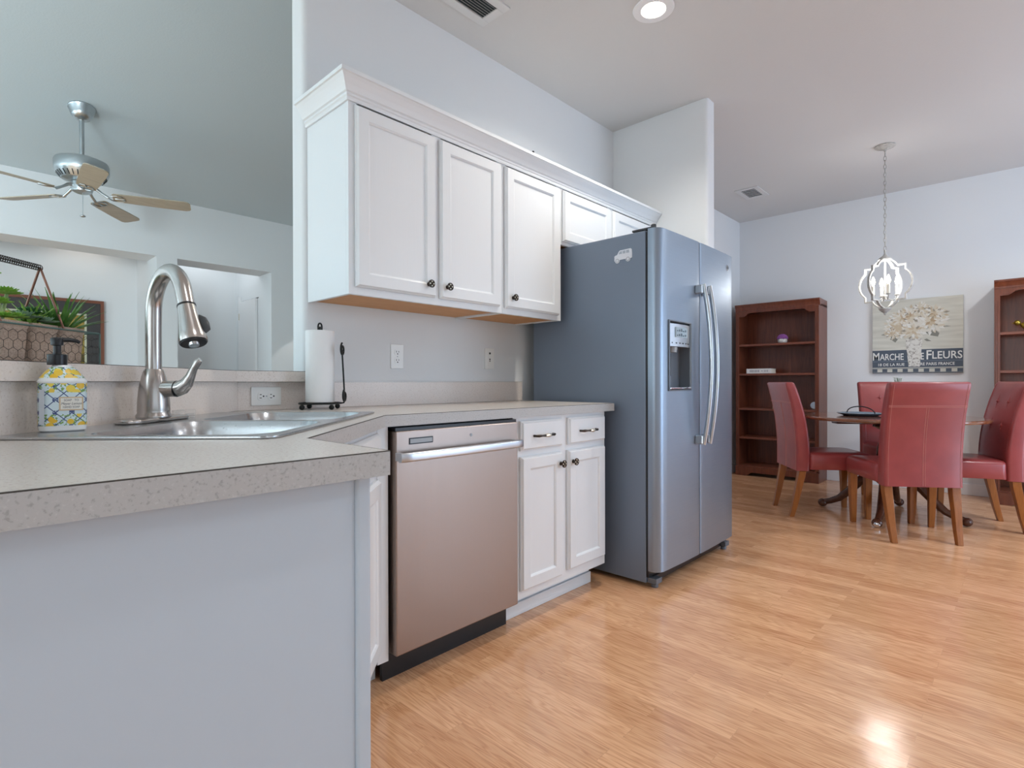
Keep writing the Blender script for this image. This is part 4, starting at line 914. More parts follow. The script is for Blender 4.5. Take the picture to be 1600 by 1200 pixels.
flat('painted_leaves', [[(0.60, 0.54), (0.70, 0.58), (0.755, 0.52), (0.74, 0.475), (0.66, 0.495)], [(0.10, 0.53), (0.17, 0.56), (0.24, 0.54), (0.17, 0.52)], [(0.80, 0.60), (0.88, 0.605), (0.80, 0.62)], [(0.59, 0.445), (0.62, 0.455), (0.67, 0.42), (0.62, 0.42)], [(0.18, 0.49), (0.26, 0.52), (0.31, 0.48), (0.27, 0.42)]], lf, 0.0004, t)

# ------------------------------------------------------------------ bookcases
def bookcase():
    """local: front face at x=0, runs along +y (0..0.805), depth +x 0.305"""
    t = thing('bookcase', 'tall reddish mahogany bookcase in the corner left of the canvas', 'bookcase', (5.912, 1.463, 0))
    Wb, Db, Hb = 0.805, 0.305, 1.80
    B = dict(world=False)
    for y0, y1 in ((0.0, 0.020), (Wb-0.020, Wb)):
        mb = MB(); mb.box(0.02, Db, y0, y1, 0.0, Hb-0.03); mb.build('side_panel', M['mahog'], t, **B)
    MB().box(Db-0.010, Db-0.001, 0.0205, Wb-0.0205, 0.10, Hb-0.03).build('back_panel', M['mahog'], t, **B)
    for y0, y1 in ((0.0, 0.036), (Wb-0.036, Wb)):
        mb = MB(); mb.box(0.0, 0.0195, y0, y1, 0.112, Hb-0.05)
        for k in (0.010, 0.022): mb.box(-0.003, 0.0, y0+k, y0+k+0.005, 0.13, Hb-0.15)
        mb.build('stile', M['mahog'], t, bevel=0.002, **B)
    # arched valance
    yv = [0.036, 0.085, 0.10, 0.115, 0.125, 0.15]; zv = [1.692, 1.692, 1.700, 1.712, 1.722, 1.728]
    top = 1.75; pts = list(zip(yv, zv)); pts = pts+[(Wb-y, z) for y, z in reversed(pts)]
    mb = MB(); poly = pts+[(Wb-0.036, top), (0.036, top)]; mb.rings([[(0.0, y, z) for y, z in poly], [(0.0195, y, z) for y, z in poly]]); mb.build('valance', M['mahog'], t, **B)
    pr = [(0.0, 1.75), (-0.004, 1.75), (-0.006, 1.765), (-0.014, 1.785), (-0.022, 1.800), (-0.026, 1.803), (-0.026, 1.818), (Db, 1.818), (Db, 1.75)]
    mb = MB(); mb.rings([[(x, y-0.012 if x < 0 else y, z) for x, z in pr] for y in (0.0,)]+[[(x, y, z) for x, z in pr] for y in (Wb,)]) ; mb.build('crown', M['mahog'], t, **B)
    for z in (1.385, 1.075, 0.708, 0.402):
        MB().box(0.006, Db-0.011, 0.0206, Wb-0.0206, z-0.010, z+0.012).build('shelf', M['mahogx'], t, bevel=0.002, **B)
    mb = MB(); poly = [(0.0, 0.0), (0.10, 0.0), (0.13, 0.012), (0.15, 0.030), (0.17, 0.038), (Wb-0.17, 0.038), (Wb-0.15, 0.030), (Wb-0.13, 0.012), (Wb-0.10, 0.0), (Wb, 0.0), (Wb, 0.10), (0.0, 0.10)]
    mb.rings([[(-0.010, y, z) for y, z in poly], [0 or (0.0195, y, z) for y, z in poly]]); mb.build('plinth', M['mahog'], t, bevel=0.002, **B)
    MB().box(0.0005, Db-0.011, 0.0206, Wb-0.0206, 0.1003, 0.112).build('bottom_shelf', M['mahogx'], t, **B)
    return t
bc1 = bookcase()
dup(bc1, (5.912, -0.622, 0), 0, label='tall mahogany bookcase right of the canvas, cut by the frame edge')
XS = 5.912
# things on the shelves
t = thing('potted_flower', 'small purple flower in a white pot on the top bookcase shelf', 'plant', (XS+0.10, 1.826, 1.3972))
mb = MB(); mb.lathe([(0.030, 0.0), (0.042, 0.008), (0.046, 0.025), (0.043, 0.042), (0.036, 0.050), (0.030, 0.048), (0.0, 0.046)], (0,0,0), 20); mb.build('pot', mat('marbled_pot', (0.62, 0.60, 0.57), 0.4), t, world=False, smooth=50)
pm = mat('purple_petals', (0.30, 0.09, 0.33), 0.7); random.seed(3); mb = MB()
for k in range(70):
    f = (k+0.5)/70; ph = math.acos(1-f); th = k*2.39996; r_ = 0.046
    p = Vector((r_*math.sin(ph)*math.cos(th), r_*math.sin(ph)*math.sin(th), 0.046+0.044*math.cos(ph))); mb.sphere(p, 0.0085, 6, 4)
mb.build('flower', pm, t, world=False, smooth=60)
t = thing('book', 'white book lying flat on the second bookcase shelf', 'book', (XS+0.09, 2.035, 1.0872))
mb = MB(); mb.box(-0.075, 0.085, -0.124, 0.124, 0.0, 0.003); mb.box(-0.075, 0.085, -0.124, 0.124, 0.047, 0.050); mb.box(-0.079, -0.075, -0.124, 0.124, 0.0, 0.050); mb.build('cover', mat('book_white', (0.72, 0.70, 0.68), 0.5), t, world=False, bevel=0.001)
MB().box(-0.0748, 0.080, -0.120, 0.120, 0.0032, 0.0468).build('pages', mat('pages', (0.75, 0.70, 0.60), 0.8), t, world=False)
mb = MB()
for k, wd in enumerate((0.012, 0.014, 0.011, 0.013, 0.012, 0.014)): mb.box(-0.0796, -0.0788, 0.085-k*0.017-wd*0.5, 0.085-k*0.017+wd*0.3, 0.013, 0.037)
mb.box(-0.0796, -0.0788, -0.045, -0.025, 0.021, 0.029)
for k in range(3): mb.box(-0.0796, -0.0788, -0.095+k*0.016, -0.087+k*0.016, 0.014, 0.036)
mb.build('spine_print', mat('spine_ink', (0.30, 0.30, 0.33), 0.6), t, world=False)
t = MB().box(XS+0.04, XS+0.075, 1.858, 1.905, 0.7203, 0.800).build('wooden_block', mat('pale_block', (0.55, 0.42, 0.32), 0.6), bevel=0.003)
tag(t, 'small pale block on the third bookcase shelf behind the left chair', 'ornament')
T = Matrix.Translation((XS+0.16, 1.545, 0.7202+0.0395)) @ Matrix.Rotation(R(-80), 4, 'Y')
mb = MB(); mb.lathe([(0.034, -0.004), (0.036, 0), (0.034, 0.004), (0.0, 0.005)], (0,0,0), 24, 0, T)
tag(mb.build('round_disc', mat('silver_disc', (0.50, 0.55, 0.60), 0.3, 0.5), smooth=40), 'small round silvery disc leaning on the third bookcase shelf', 'ornament')
t = thing('gold_ornament', 'small gold bird-like ornament on the top shelf of the right bookcase', 'ornament', (XS+0.12, 0.015, 1.3972), R(90))
gm = mat('antique_gold', (0.42, 0.30, 0.05), 0.3, 0.7)
mb = MB(); mb.sphere((-0.03, 0, 0.055), 0.034, 14, 10, sc=(1.3, 0.8, 0.9)); mb.build('body', gm, t, world=False, smooth=60)
mb = MB(); mb.sphere((0.030, 0, 0.078), 0.022, 12, 8); mb.tube([(0.045, 0, 0.078), (0.065, 0, 0.075)], [0.007, 0.001], 8); mb.build('head', gm, t, world=False, smooth=60)
MB().lathe([(0.03, 0.0), (0.03, 0.006), (0.012, 0.012), (0.01, 0.028), (0.0, 0.030)], (-0.03, 0, 0), 14).build('base', gm, t, world=False, smooth=40)

# ------------------------------------------------------------------ dining table
tx, ty = 4.86, 0.735
t = thing('dining_table', 'round dark wood pedestal dining table between the red chairs', 'table', (tx, ty, 0))
MB().lathe([(0.0, 0.716), (0.560, 0.716), (0.578, 0.720), (0.582, 0.728), (0.580, 0.736), (0.572, 0.742), (0.0, 0.7425)], (tx, ty, 0), 64, cap=False).build('tabletop', M['tabletop'], t, smooth=30)
mb = MB(); mb.box(tx-0.40, tx+0.40, ty-0.05, ty+0.05, 0.680, 0.7155, T=Matrix.Translation((tx, ty, 0)) @ Matrix.Rotation(R(35), 4, 'Z') @ Matrix.Translation((-tx, -ty, 0)))
mb.box(tx-0.38, tx+0.38, ty-0.05, ty+0.05, 0.684, 0.7157, T=Matrix.Translation((tx, ty, 0)) @ Matrix.Rotation(R(125), 4, 'Z') @ Matrix.Translation((-tx, -ty, 0))); mb.build('cleats', M['walnut'], t, bevel=0.006)
MB().lathe([(0.10, 0.679), (0.105, 0.665), (0.06, 0.64), (0.045, 0.60), (0.060, 0.56), (0.075, 0.50), (0.080, 0.43), (0.065, 0.38), (0.055, 0.36), (0.085, 0.345), (0.085, 0.25), (0.07, 0.235), (0.04, 0.225), (0.0, 0.224)], (tx, ty, 0), 28).build('pedestal', M['walnut'], t, smooth=40)
for k, az in enumerate((88, 180, 270, 0)):
    a = R(az); ca, sa = math.cos(a), math.sin(a); mb = MB(); Lg = 0.43
    prof = [(0.070, 0.300, 0.042), (0.12, 0.290, 0.040), (0.19, 0.235, 0.034), (0.26, 0.150, 0.029), (0.33, 0.082, 0.025), (0.39, 0.052, 0.023), (Lg, 0.040, 0.022)]
    mb.tube([(tx+ca*r_, ty+sa*r_, z) for r_, z, w_ in prof], [w_ for r_, z, w_ in prof], 12); lg = mb.build('leg', M['walnut'], t, smooth=50)
    mb = MB(); mb.sphere((tx+ca*(Lg+0.015), ty+sa*(Lg+0.015), 0.031), 0.031, 14, 10, sc=(1.1, 1.1, 1)); mb.build('foot', M['walnut'], lg, smooth=60)
    # metal toe caps
    if az in (180,): 
        mb = MB(); mb.sphere((tx+ca*(Lg+0.026), ty+sa*(Lg+0.026), 0.026), 0.0255, 12, 8); mb.build('toe_cap', M['chrome'], lg, smooth=60)
# serving dish with handle
t = thing('serving_tray', 'dark shallow tray with an arched handle on the dining table', 'tray', (4.80, 0.905, 0.7427))
mb = MB(); mb.lathe([(0.0, 0.0), (0.11, 0.0), (0.150, 0.014), (0.160, 0.020), (0.156, 0.0215), (0.148, 0.018), (0.108, 0.004), (0.0, 0.004)], (0,0,0), 36, cap=False, sx=1, sy=1); mb.build('dish', mat('blue_grey_glaze', (0.12, 0.17, 0.22), 0.12), t, world=False, smooth=50)
a = R(-43); mb = MB(); mb.tube([(0.150*math.cos(q)*math.cos(a-1.57), 0.150*math.cos(q)*math.sin(a-1.57), 0.018+0.050*math.sin(q)) for q in [R(x) for x in range(0, 181, 12)]], 0.004, 8); mb.build('handle', M['blackmetal'], t, world=False, smooth=60)
# flower sprig in a slim vase, mostly hidden by the near chair
t = thing('bud_vase', 'slim vase with white flowers peeking above the near chair back', 'vase', (4.985, 0.695, 0.7427))
MB().lathe([(0.0, 0.0), (0.035, 0.0), (0.038, 0.01), (0.030, 0.05), (0.016, 0.10), (0.014, 0.15), (0.018, 0.165), (0.014, 0.165), (0.010, 0.15), (0.0, 0.10)], (0,0,0), 20, cap=False).build('vase', mat('grey_glass', (0.30, 0.36, 0.36), 0.15), t, world=False, smooth=50)
random.seed(2); mb = MB()
for k in range(16):
    an = random.random()*6.28; r_ = random.random()*0.032; zz = 0.258+random.random()*0.045-r_*0.4
    mb.tube([(0.003*math.cos(an), 0.003*math.sin(an), 0.10), (r_*math.cos(an), r_*math.sin(an), zz)], 0.0012, 5, m=0)
    for q in range(5):
        b = 1.256*q+an; mb.sphere((r_*math.cos(an)+0.006*math.cos(b), r_*math.sin(an)+0.006*math.sin(b), zz), 0.0055, 6, 4, 1, sc=(1, 1, 0.5))
mb.build('flowers', [mat('stem_green', (0.16, 0.24, 0.12), 0.6), mat('white_petals', (0.62, 0.66, 0.62), 0.7)], t, world=False, smooth=60)

# ------------------------------------------------------------------ dining chairs
def chair():
    """local: sits on z=0, faces +y"""
    t = thing('dining_chair', 'red leather chair with its back to the camera, nearest of the four', 'chair', (0, 0, 0), 0, 'red dining chairs around the table')
    B = dict(world=False)
    # seat cushion
    def lp(w_, y0, y1, z, r_=0.03): return [(x, y, z) for x, y in rrect(w_, y1-y0, r_, 4, 0, (y0+y1)/2)]
    mb = MB(); mb.rings([lp(0.440, -0.20, 0.235, 0.355, 0.02), lp(0.448, -0.20, 0.240, 0.362, 0.025), lp(0.452, -0.20, 0.243, 0.40, 0.03), lp(0.452, -0.20, 0.243, 0.445, 0.03), lp(0.440, -0.20, 0.235, 0.463, 0.03), lp(0.400, -0.20, 0.21, 0.474, 0.04), lp(0.28, -0.19, 0.13, 0.480, 0.06)])
    mb.build('seat', M['leather'], t, smooth=55, **B)
    # backrest: curved slab
    st = [(0.345, -0.292, -0.200), (0.40, -0.291, -0.198), (0.47, -0.291, -0.196), (0.55, -0.293, -0.200), (0.63, -0.299, -0.209), (0.71, -0.308, -0.222), (0.79, -0.321, -0.240), (0.87, -0.338, -0.262), (0.94, -0.355, -0.285), (0.982, -0.366, -0.302)]
    mb = MB(); rs = []
    for z, yb, yf in st:
        wd = 0.445 if z < 0.5 else 0.445+0.012*(z-0.5)
        rs.append([(x, y, z) for x, y in rrect(wd, yf-yb, 0.018, 4, 0, (yb+yf)/2)])
    z, yb, yf = st[-1]; rs.append([(x, y-0.002, z+0.010) for x, y in rrect(wd-0.008, yf-yb-0.010, 0.016, 4, 0, (yb+yf)/2)]); rs.append([(x, y-0.003, z+0.015) for x, y in rrect(wd-0.03, yf-yb-0.030, 0.010, 4, 0, (yb+yf)/2)])
    mb.rings(rs); bk = mb.build('backrest', M['leather'], t, smooth=55, **B)
    def fb(z, which):
        for (z0, b0, f0), (z1, b1, f1) in zip(st[:-1], st[1:]):
            if z0 <= z <= z1:
                q = (z-z0)/(z1-z0); return b0+(b1-b0)*q if which == 'b' else f0+(f1-f0)*q
    # stitched seams on the back: twin lines across and down, and along both edges
    mb = MB()
    for z in (0.842, 0.850): mb.tube([(-0.220, fb(z, 'b')-0.0003, z), (0.220, fb(z, 'b')-0.0003, z)], 0.0013, 5)
    for x in (-0.006, 0.006): mb.tube([(x, fb(z, 'b')-0.0003, z) for z in [0.35+0.049*k for k in range(11)]], 0.0013, 5)
    for x in (-0.203, 0.203): mb.tube([(x, fb(z, 'b')-0.0004, z) for z in [0.35+0.063*k for k in range(11)]], 0.0011, 5)
    mb.build('stitching', M['stitch'], bk, **B)
    mb = MB()
    for x in (-0.196, 0.196): mb.tube([(x*1.01, fb(z, 'f')-0.001, z) for z in [0.49+0.049*k for k in range(11)]], 0.0035, 6)
    mb.build('piping', M['leather'], bk, smooth=60, **B)
    for x in (-0.075, 0.075):
        for z in (0.70, 0.86):
            mb = MB(); mb.sphere((x, fb(z, 'f')+0.001, z), 0.013, 12, 8, sc=(1, 0.5, 1)); mb.build('button', M['leather'], bk, smooth=60, **B)
    mb = MB()
    for x in (-0.075, 0.075):
        for z in (0.70, 0.86):
            for dx, dz in ((0.05, 0.0), (-0.05, 0.0), (0.0, 0.055), (0.0, -0.055)):
                mb.tube([(x+dx*0.25, fb(z+dz*0.25, 'f')+0.0005, z+dz*0.25), (x+dx, fb(z+dz, 'f')-0.0012, z+dz)], [0.003, 0.0008], 6)
    mb.build('tuft_folds', M['leather'], bk, smooth=60, **B)
    # legs
    def sq(cx_, cy_, z, h_): return [(cx_-h_, cy_-h_, z), (cx_+h_, cy_-h_, z), (cx_+h_, cy_+h_, z), (cx_-h_, cy_+h_, z)]
    for s in (-1, 1):
        mb = MB(); mb.rings([sq(s*0.188, 0.205, 0.0, 0.016), sq(s*0.190, 0.203, 0.10, 0.019), sq(s*0.194, 0.200, 0.354, 0.0245)]); mb.build('leg', M['honey'], t, bevel=0.003, **B)
        mb = MB(); mb.rings([sq(s*0.182, -0.316, 0.0, 0.016), sq(s*0.186, -0.292, 0.10, 0.019), sq(s*0.190, -0.270, 0.22, 0.022), sq(s*0.192, -0.254, 0.30, 0.024), sq(s*0.193, -0.248, 0.344, 0.0245)]); mb.build('leg', M['honey'], t, bevel=0.003, **B)
    return t
ch = chair()
def face_to(cx_, cy_, dx, dy): return (cx_, cy_, 0), math.atan2(dy, dx)-math.pi/2
loc, rz = face_to(4.425, 0.620, 0.82, 0.572); ch.location = loc; ch.rotation_euler = (0, 0, rz)
loc, rz = face_to(4.675, 1.105, 0.575, -0.82); dup(ch, loc, rz, label='red leather chair left of the table, in front of the left bookcase')
loc, rz = face_to(4.925, 0.350, -0.38, 0.92); dup(ch, loc, rz, label='red tufted leather chair at the right edge beside the right bookcase')
loc, rz = face_to(5.41, 0.735, -0.90, -0.43); dup(ch, loc, rz, label='red tufted leather chair on the far side of the table, partly hidden')
# ------------------------------------------------------------------ ceiling fan
fx, fy = 0.734, 5.05; zt = zc(5.05)
t = thing('ceiling_fan', 'five-blade brushed nickel ceiling fan with pale wood blades in the living room', 'ceiling fan', (fx, fy, zt))
sa = -math.atan(sl); T = Matrix.Translation((fx, fy, zt-0.001)) @ Matrix.Rotation(sa, 4, 'X')
MB().lathe([(0.082, 0.0), (0.084, -0.010), (0.080, -0.016), (0.066, -0.060), (0.062, -0.070), (0.045, -0.088), (0.020, -0.096), (0.0, -0.097)], (0,0,0), 32, 0, T).build('canopy', M['fannickel'], t, smooth=40)
MB().tube([(fx, fy, zt-0.09), (fx, fy, 2.655)], 0.0155, 16).build('downrod', M['fannickel'], t, smooth=50)
mo = MB().lathe([(0.0, 2.662), (0.050, 2.660), (0.110, 2.650), (0.158, 2.630), (0.166, 2.610), (0.166, 2.560), (0.160, 2.540), (0.120, 2.490), (0.070, 2.480), (0.0, 2.479)], (fx, fy, 0), 40, cap=False).build('motor_housing', M['fannickel'], t, smooth=35)
mb = MB()
for k in range(30):
    a = 2*math.pi*k/30; mb.tube([(fx+0.150*math.cos(a), fy+0.150*math.sin(a), 2.5265), (fx+0.126*math.cos(a), fy+0.126*math.sin(a), 2.4960)], 0.0035, 6)
mb.build('vent_slots', M['darkgrey'], mo)
MB().lathe([(0.062, 2.4785), (0.066, 2.47), (0.066, 2.425), (0.060, 2.408), (0.030, 2.395), (0.0, 2.393)], (fx, fy, 0), 28).build('switch_housing', M['fannickel'], t, smooth=40)
for k in range(5):
    az = R(52+72*k); TB = Matrix.Translation((fx, fy, 2.395)) @ Matrix.Rotation(az, 4, 'Z') @ Matrix.Rotation(R(-12), 4, 'X')
    pts = []
    out = [(0.185, -0.045), (0.20, -0.056), (0.30, -0.062), (0.50, -0.069), (0.655, -0.070), (0.680, -0.060), (0.690, -0.040), (0.690, 0.040), (0.680, 0.060), (0.655, 0.070), (0.50, 0.069), (0.30, 0.062), (0.20, 0.056), (0.185, 0.045)]
    mb = MB(); mb.prism(out, -0.003, 0.004, T=TB); bl = mb.build('blade', M['fanwood'], t)
    mb = MB(); I = Matrix.Translation((fx, fy, 2.395)) @ Matrix.Rotation(az, 4, 'Z')
    mb.tube([I @ Vector((0.055, 0, 0.052)), I @ Vector((0.085, 0, 0.046)), I @ Vector((0.12, 0, 0.018)), TB @ Vector((0.160, 0, -0.008))], [0.013, 0.011, 0.009, 0.010], 8)
    for s in (-1, 1):
        mb.tube([TB @ Vector((0.160, 0, -0.008)), TB @ Vector((0.175, s*0.028, -0.008)), TB @ Vector((0.205, s*0.044, -0.007)), TB @ Vector((0.245, s*0.036, -0.007)), TB @ Vector((0.262, s*0.012, -0.007)), TB @ Vector((0.235, 0, -0.007)), TB @ Vector((0.20, 0, -0.007))], 0.0045, 6)
    mb.build('blade_iron', M['fannickel'], bl, smooth=50)
mb = MB(); mb.tube([(fx+0.0, fy-0.03, 2.40), (fx, fy-0.03, 2.235)], 0.0022, 6); mb.sphere((fx, fy-0.03, 2.225), 0.018, 12, 8, sc=(1, 1, 0.5)); mb.build('pull_chain', M['fannickel'], t, smooth=60)

# ------------------------------------------------------------------ framed picture behind the bar
YB = 7.158
t = thing('framed_picture', 'large dark framed picture on the wall behind the planter', 'picture', (0.70, YB, 0.9))
x0, x1, z0, z1 = 0.15, 1.215, 0.92, 1.868
def fr(a0, a1, b0, b1, wdt, y0, y1, m, name, par):
    mb = MB(); mb.box(a0, a1, y0, y1, b0, b0+wdt); mb.box(a0, a1, y0, y1, b1-wdt, b1); mb.box(a0, a0+wdt, y0, y1, b0+wdt, b1-wdt); mb.box(a1-wdt, a1, y0, y1, b0+wdt, b1-wdt); return mb.build(name, m, par)
fr(x0, x1, z0, z1, 0.030, YB-0.045, YB-0.001, mat('copper_brown_frame', (0.20, 0.075, 0.045), 0.3), 'frame', t)
fr(x0+0.0302, x1-0.0302, z0+0.0302, z1-0.0302, 0.115, YB-0.035, YB-0.001, mat('dark_frame_inner', (0.055, 0.05, 0.05), 0.35), 'inner_frame', t)
fr(x0+0.1455, x1-0.1455, z0+0.1455, z1-0.1455, 0.018, YB-0.030, YB-0.001, mat('pale_fillet', (0.55, 0.55, 0.42), 0.4), 'fillet', t)
pm = mat('landscape_print', (0.2, 0.15, 0.03), 0.4); v = coords(pm)
lk(pm, ramp(pm, noise(pm, v, 5, 5, 0.6, 0.6), [(0.30, (0.06, 0.06, 0.02)), (0.50, (0.30, 0.20, 0.03)), (0.62, (0.42, 0.33, 0.10)), (0.75, (0.20, 0.20, 0.08))]), bsdf(pm).inputs['Base Color'])
MB().box(x0+0.164, x1-0.164, YB-0.024, YB-0.001, z0+0.164, z1-0.164).build('picture', pm, t)
l = bpy.data.lights.new('hall_downlight', 'SPOT'); l.energy = 5; l.color = (1.0, 0.88, 0.78); l.spot_size = R(120); l.spot_blend = 0.7; l.shadow_soft_size = 0.05
o = bpy.data.objects.new('hall_downlight', l); COL.objects.link(o); o.location = (1.05, 6.85, 2.66); o.rotation_euler = (R(10), 0, 0)

l = bpy.data.lights.new('hall_fill', 'POINT'); l.energy = 5; l.color = (0.88, 0.96, 1.0); l.shadow_soft_size = 0.12  # fill light added to lift the dark hall, no fixture there
o = bpy.data.objects.new('hall_fill', l); COL.objects.link(o); o.location = (2.08, 6.75, 2.52)
# lamp out of sight behind the kitchen wall end, its scallop falls on the living room wall
l = bpy.data.lights.new('living_lamp', 'SPOT'); l.energy = 5; l.color = (1.0, 0.97, 0.92); l.spot_size = R(75); l.spot_blend = 0.15; l.shadow_soft_size = 0.02
o = bpy.data.objects.new('living_lamp', l); COL.objects.link(o); o.location = (2.95, 5.75, 1.85); o.rotation_euler = (R(12), 0, 0)

# ------------------------------------------------------------------ wire planter with three pots on the bar ledge
LZ = 1.0458
pcx, pcy = 0.1134, 1.6904
t = thing('wire_basket', 'dark chicken-wire basket with a coiled handle on the bar ledge', 'basket', (pcx, pcy, LZ), R(45))
wire = mat('dark_wire', (0.05, 0.045, 0.042), 0.45, 0.6); cop = mat('copper_wire', (0.22, 0.115, 0.085), 0.38, 0.7); grn = mat('verdigris_wire', (0.10, 0.17, 0.155), 0.5, 0.4)
Lx, Ly, Hb = 0.207, 0.055, 0.086          # half length, half depth, height
mb = MB(); rim = [(x, y, Hb) for x, y in rrect(2*Lx, 2*Ly, 0.008, 2)]; mb.tube(rim, 0.0022, 8, loop=True)
mb.tube([(x, y, 0.0024) for x, y in rrect(2*Lx, 2*Ly, 0.008, 2)], 0.0022, 8, loop=True)
for sx in (-1, 1):
    for sy in (-1, 1): mb.tube([(sx*Lx*0.995, sy*Ly*0.99, 0.002), (sx*Lx*0.995, sy*Ly*0.99, Hb)], 0.002, 8)
mb.build('frame', grn, t, world=False, smooth=60)
# hexagonal mesh on all sides
mb = MB(); s_ = 0.0135; hw = s_*math.sqrt(3)/2
def hexnet(length, height, f):
    done = set()
    for j in range(-1, int(height/(1.5*s_))+2):
        for i in range(-1, int(length/(2*hw))+2):
            ox = i*2*hw+(hw if j % 2 else 0); oz = j*1.5*s_
            vs_ = [(ox+s_*math.sin(R(60*k)), oz+s_*math.cos(R(60*k))) for k in range(6)]
            for k in (0, 1, 2):
                a_, b_ = vs_[k], vs_[k+1]
                if min(a_[0], b_[0]) < 0 or max(a_[0], b_[0]) > length or min(a_[1], b_[1]) < 0.002 or max(a_[1], b_[1]) > height: continue
                mb.tube([f(*a_), f(*b_)], 0.0006, 4)
hexnet(2*Lx, Hb, lambda u, z: (-Lx+u, -Ly, z)); hexnet(2*Lx, Hb, lambda u, z: (-Lx+u, Ly, z))
hexnet(2*Ly, Hb, lambda u, z: (-Lx, -Ly+u, z)); hexnet(2*Ly, Hb, lambda u, z: (Lx, -Ly+u, z))
mb.build('wire_mesh', wire, t, world=False)
AZ = 0.236; hx = 0.085
for sx in (-1, 1):
    for sy in (-1, 1): MB().tube([(sx*hx, sy*Ly, Hb), (sx*(hx-0.002), sy*0.001, AZ-0.001)], 0.0026, 8).build('handle_leg', cop, t, world=False, smooth=60)
mb = MB(); mb.tube([(-hx, 0, AZ), (hx, 0, AZ)], 0.0018, 8); n = 406
mb.tube([(-hx+2*hx*k/n, 0.0070*math.cos(2*math.pi*k/14), AZ+0.0070*math.sin(2*math.pi*k/14)) for k in range(n+1)], 0.0010, 5); mb.build('coiled_grip', wire, t, world=False, smooth=60)
burl = mat('burlap_pot', (0.46, 0.35, 0.28), 0.85); v = coords(burl); lk(burl, ramp(burl, noise(burl, v, 300, 3), [(0.35, (0.36, 0.27, 0.215)), (0.6, (0.50, 0.385, 0.31))]), bsdf(burl).inputs['Base Color'])
soil = mat('dark_moss', (0.035, 0.05, 0.025), 0.9)
def pot(name, lx, label, w_=0.080):
    TT = MW['wire_basket']; p = TT @ Vector((lx, 0, 0.0048)); t = thing(name, label, 'plant', p, R(45))
    def lp(q, z): return [(x, y, z) for x, y in rrect(q, q, 0.012, 4)]
    mb = MB(); mb.rings([lp(w_*0.86, 0.0), lp(w_*0.96, 0.074), lp(w_, 0.078), lp(w_, 0.090), lp(w_-0.008, 0.090), lp(w_-0.012, 0.076)]); mb.build('pot', burl, t, world=False, smooth=30)
    MB().rings([lp(w_-0.013, 0.070), lp(w_-0.013, 0.0765)]).build('moss', soil, t, world=False)
    return t
def leafm(name, c0, c1):
    m = mat(name, c0, 0.45); v = coords(m); lk(m, ramp(m, noise(m, v, 45, 3), [(0.35, c0), (0.65, c1)]), bsdf(m).inputs['Base Color']); return m
g_lime = leafm('lime_succulent', (0.20, 0.42, 0.05), (0.34, 0.56, 0.12)); g_dark = leafm('dark_succulent', (0.035, 0.12, 0.055), (0.09, 0.24, 0.10)); g_grass = leafm('grass_succulent', (0.055, 0.17, 0.035), (0.15, 0.34, 0.07)); g_pale = leafm('pale_succulent', (0.20, 0.33, 0.22), (0.34, 0.48, 0.33))
def rosette(mb, c, r_, rings_=4, tilt=0.0, m=0, seed=1):
    rnd = random.Random(seed); c = Vector(c)
    for j in range(rings_):
        f = j/(rings_-1); n = int(17-8*f); elev = R(10+64*f); L_ = r_*(1-0.45*f)
        for k in range(n):
            a = 2*math.pi*(k+0.5*(j % 2)+rnd.random()*0.25)/n; d = Vector((math.cos(a)*math.cos(elev), math.sin(a)*math.cos(elev), math.sin(elev))); s_ = Vector((-math.sin(a), math.cos(a), 0)); nn = d.cross(s_)
            wd = L_*0.155
            sec = lambda q, w2, th: [c+d*(L_*q)+s_*w2-nn*0, c+d*(L_*q)+nn*th*-1, c+d*(L_*q)-s_*w2, c+d*(L_*q)+nn*th]
            mb.rings([sec(0.05, wd*0.35, wd*0.2), sec(0.45, wd*0.85, wd*0.35), sec(0.75, wd, wd*0.35), sec(0.93, wd*0.5, wd*0.2), sec(1.0, wd*0.06, wd*0.05)], m)
def blade(mb, base, az, lean, L_, w_, m=0, droop=0.25):
    base = Vector(base); h = Vector((math.cos(az), math.sin(az), 0)); s_ = Vector((-math.sin(az), math.cos(az), 0)); rs = []
    for q in (0, 0.2, 0.45, 0.7, 0.88, 1.0):
        an = lean+droop*q; p = base+h*(L_*q*math.sin(an))+Vector((0, 0, L_*q*math.cos(an))); wd = w_*(0.7+0.9*q if q < 0.3 else (1.05-q)*1.35+0.02)
        nn = (h*math.cos(an)-Vector((0, 0, math.sin(an))))
        rs.append([p+s_*wd, p+nn*wd*0.35, p-s_*wd, p-nn*wd*0.35])
    mb.rings(rs, m)
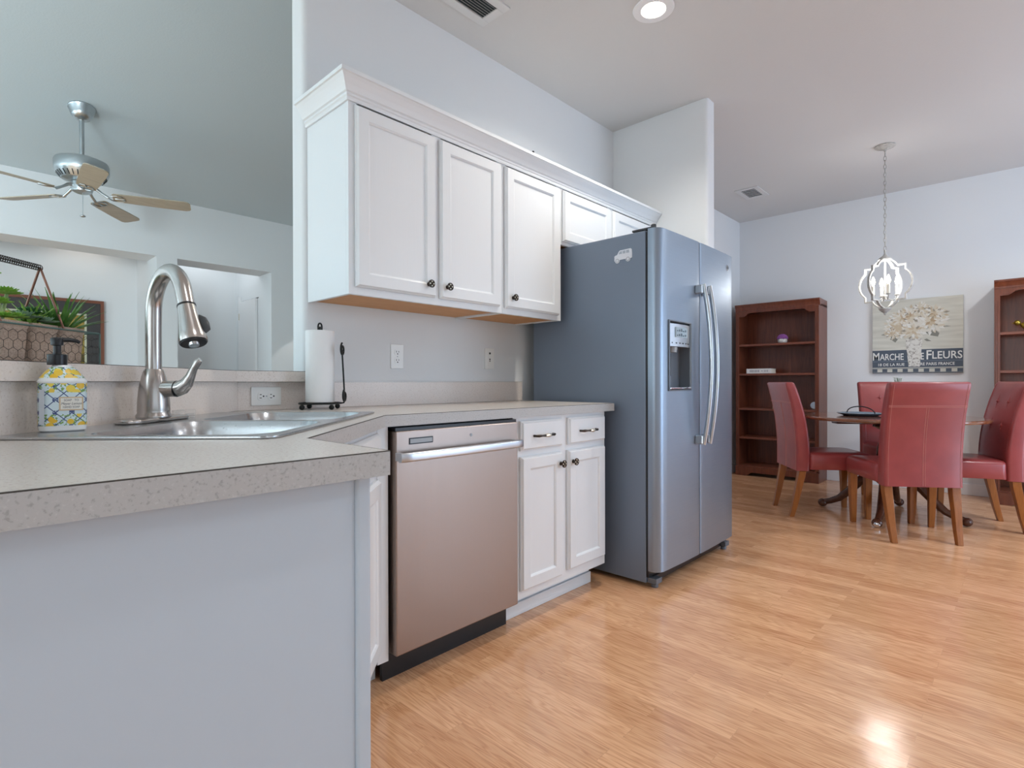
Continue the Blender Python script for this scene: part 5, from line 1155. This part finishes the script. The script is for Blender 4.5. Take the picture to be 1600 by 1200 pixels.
tp = pot('potted_succulent', -0.030, 'burlap pot of tall lime rosette succulents at the left edge')
mb = MB()
for (x, y, z, r_, sd) in ((0.016, -0.006, 0.152, 0.030, 1), (-0.026, 0.004, 0.190, 0.028, 2), (-0.010, -0.012, 0.128, 0.026, 3), (0.022, -0.022, 0.098, 0.024, 4), (-0.012, -0.026, 0.096, 0.022, 8)): rosette(mb, (x, y, z), r_, 4, seed=sd)
mb.build('rosettes', g_lime, tp, world=False, smooth=50)
mb = MB()
for (x, y, z) in ((0.016, -0.006, 0.152), (-0.026, 0.004, 0.190), (-0.010, -0.012, 0.128)): mb.tube([(x*0.2, y, 0.072), (x*0.3, y, 0.072+(z-0.072)*0.45), (x*0.8, y, 0.072+(z-0.072)*0.8), (x, y, z)], 0.0035, 7)
mb.build('stems', leafm('pale_stem', (0.26, 0.36, 0.14), (0.36, 0.44, 0.20)), tp, world=False, smooth=60)
tp = pot('potted_succulent', 0.054, 'burlap pot of dark leafy succulents in the middle of the basket')
mb = MB(); rosette(mb, (0.0, 0.0, 0.114), 0.034, 4, seed=5); rosette(mb, (0.024, 0.010, 0.098), 0.030, 4, seed=6); mb.build('dark_leaves', g_dark, tp, world=False, smooth=50)
mb = MB(); rosette(mb, (-0.026, -0.010, 0.102), 0.032, 3, seed=7); rosette(mb, (0.016, -0.026, 0.096), 0.026, 3, seed=9); mb.build('pale_leaves', g_pale, tp, world=False, smooth=50)
mb = MB()
for k in range(16): blade(mb, (0.01*math.cos(k), 0.01*math.sin(k), 0.085), k*2.4, 0.25+0.035*k, 0.070, 0.005)
mb.build('spiky_leaves', g_lime, tp, world=False, smooth=50)
tp = pot('potted_grass_plant', 0.139, 'burlap pot of spiky green grass-like plant behind the soap pump')
mb = MB(); rnd = random.Random(4)
for k in range(46):
    az = k*2.39996; lean = 0.08+0.95*(k/46); blade(mb, (0.010*math.cos(az), 0.010*math.sin(az), 0.074), az, lean, 0.122-0.012*rnd.random()-0.018*(k/46), 0.0060, droop=0.22)
mb.build('grass_blades', g_grass, tp, world=False, smooth=50)
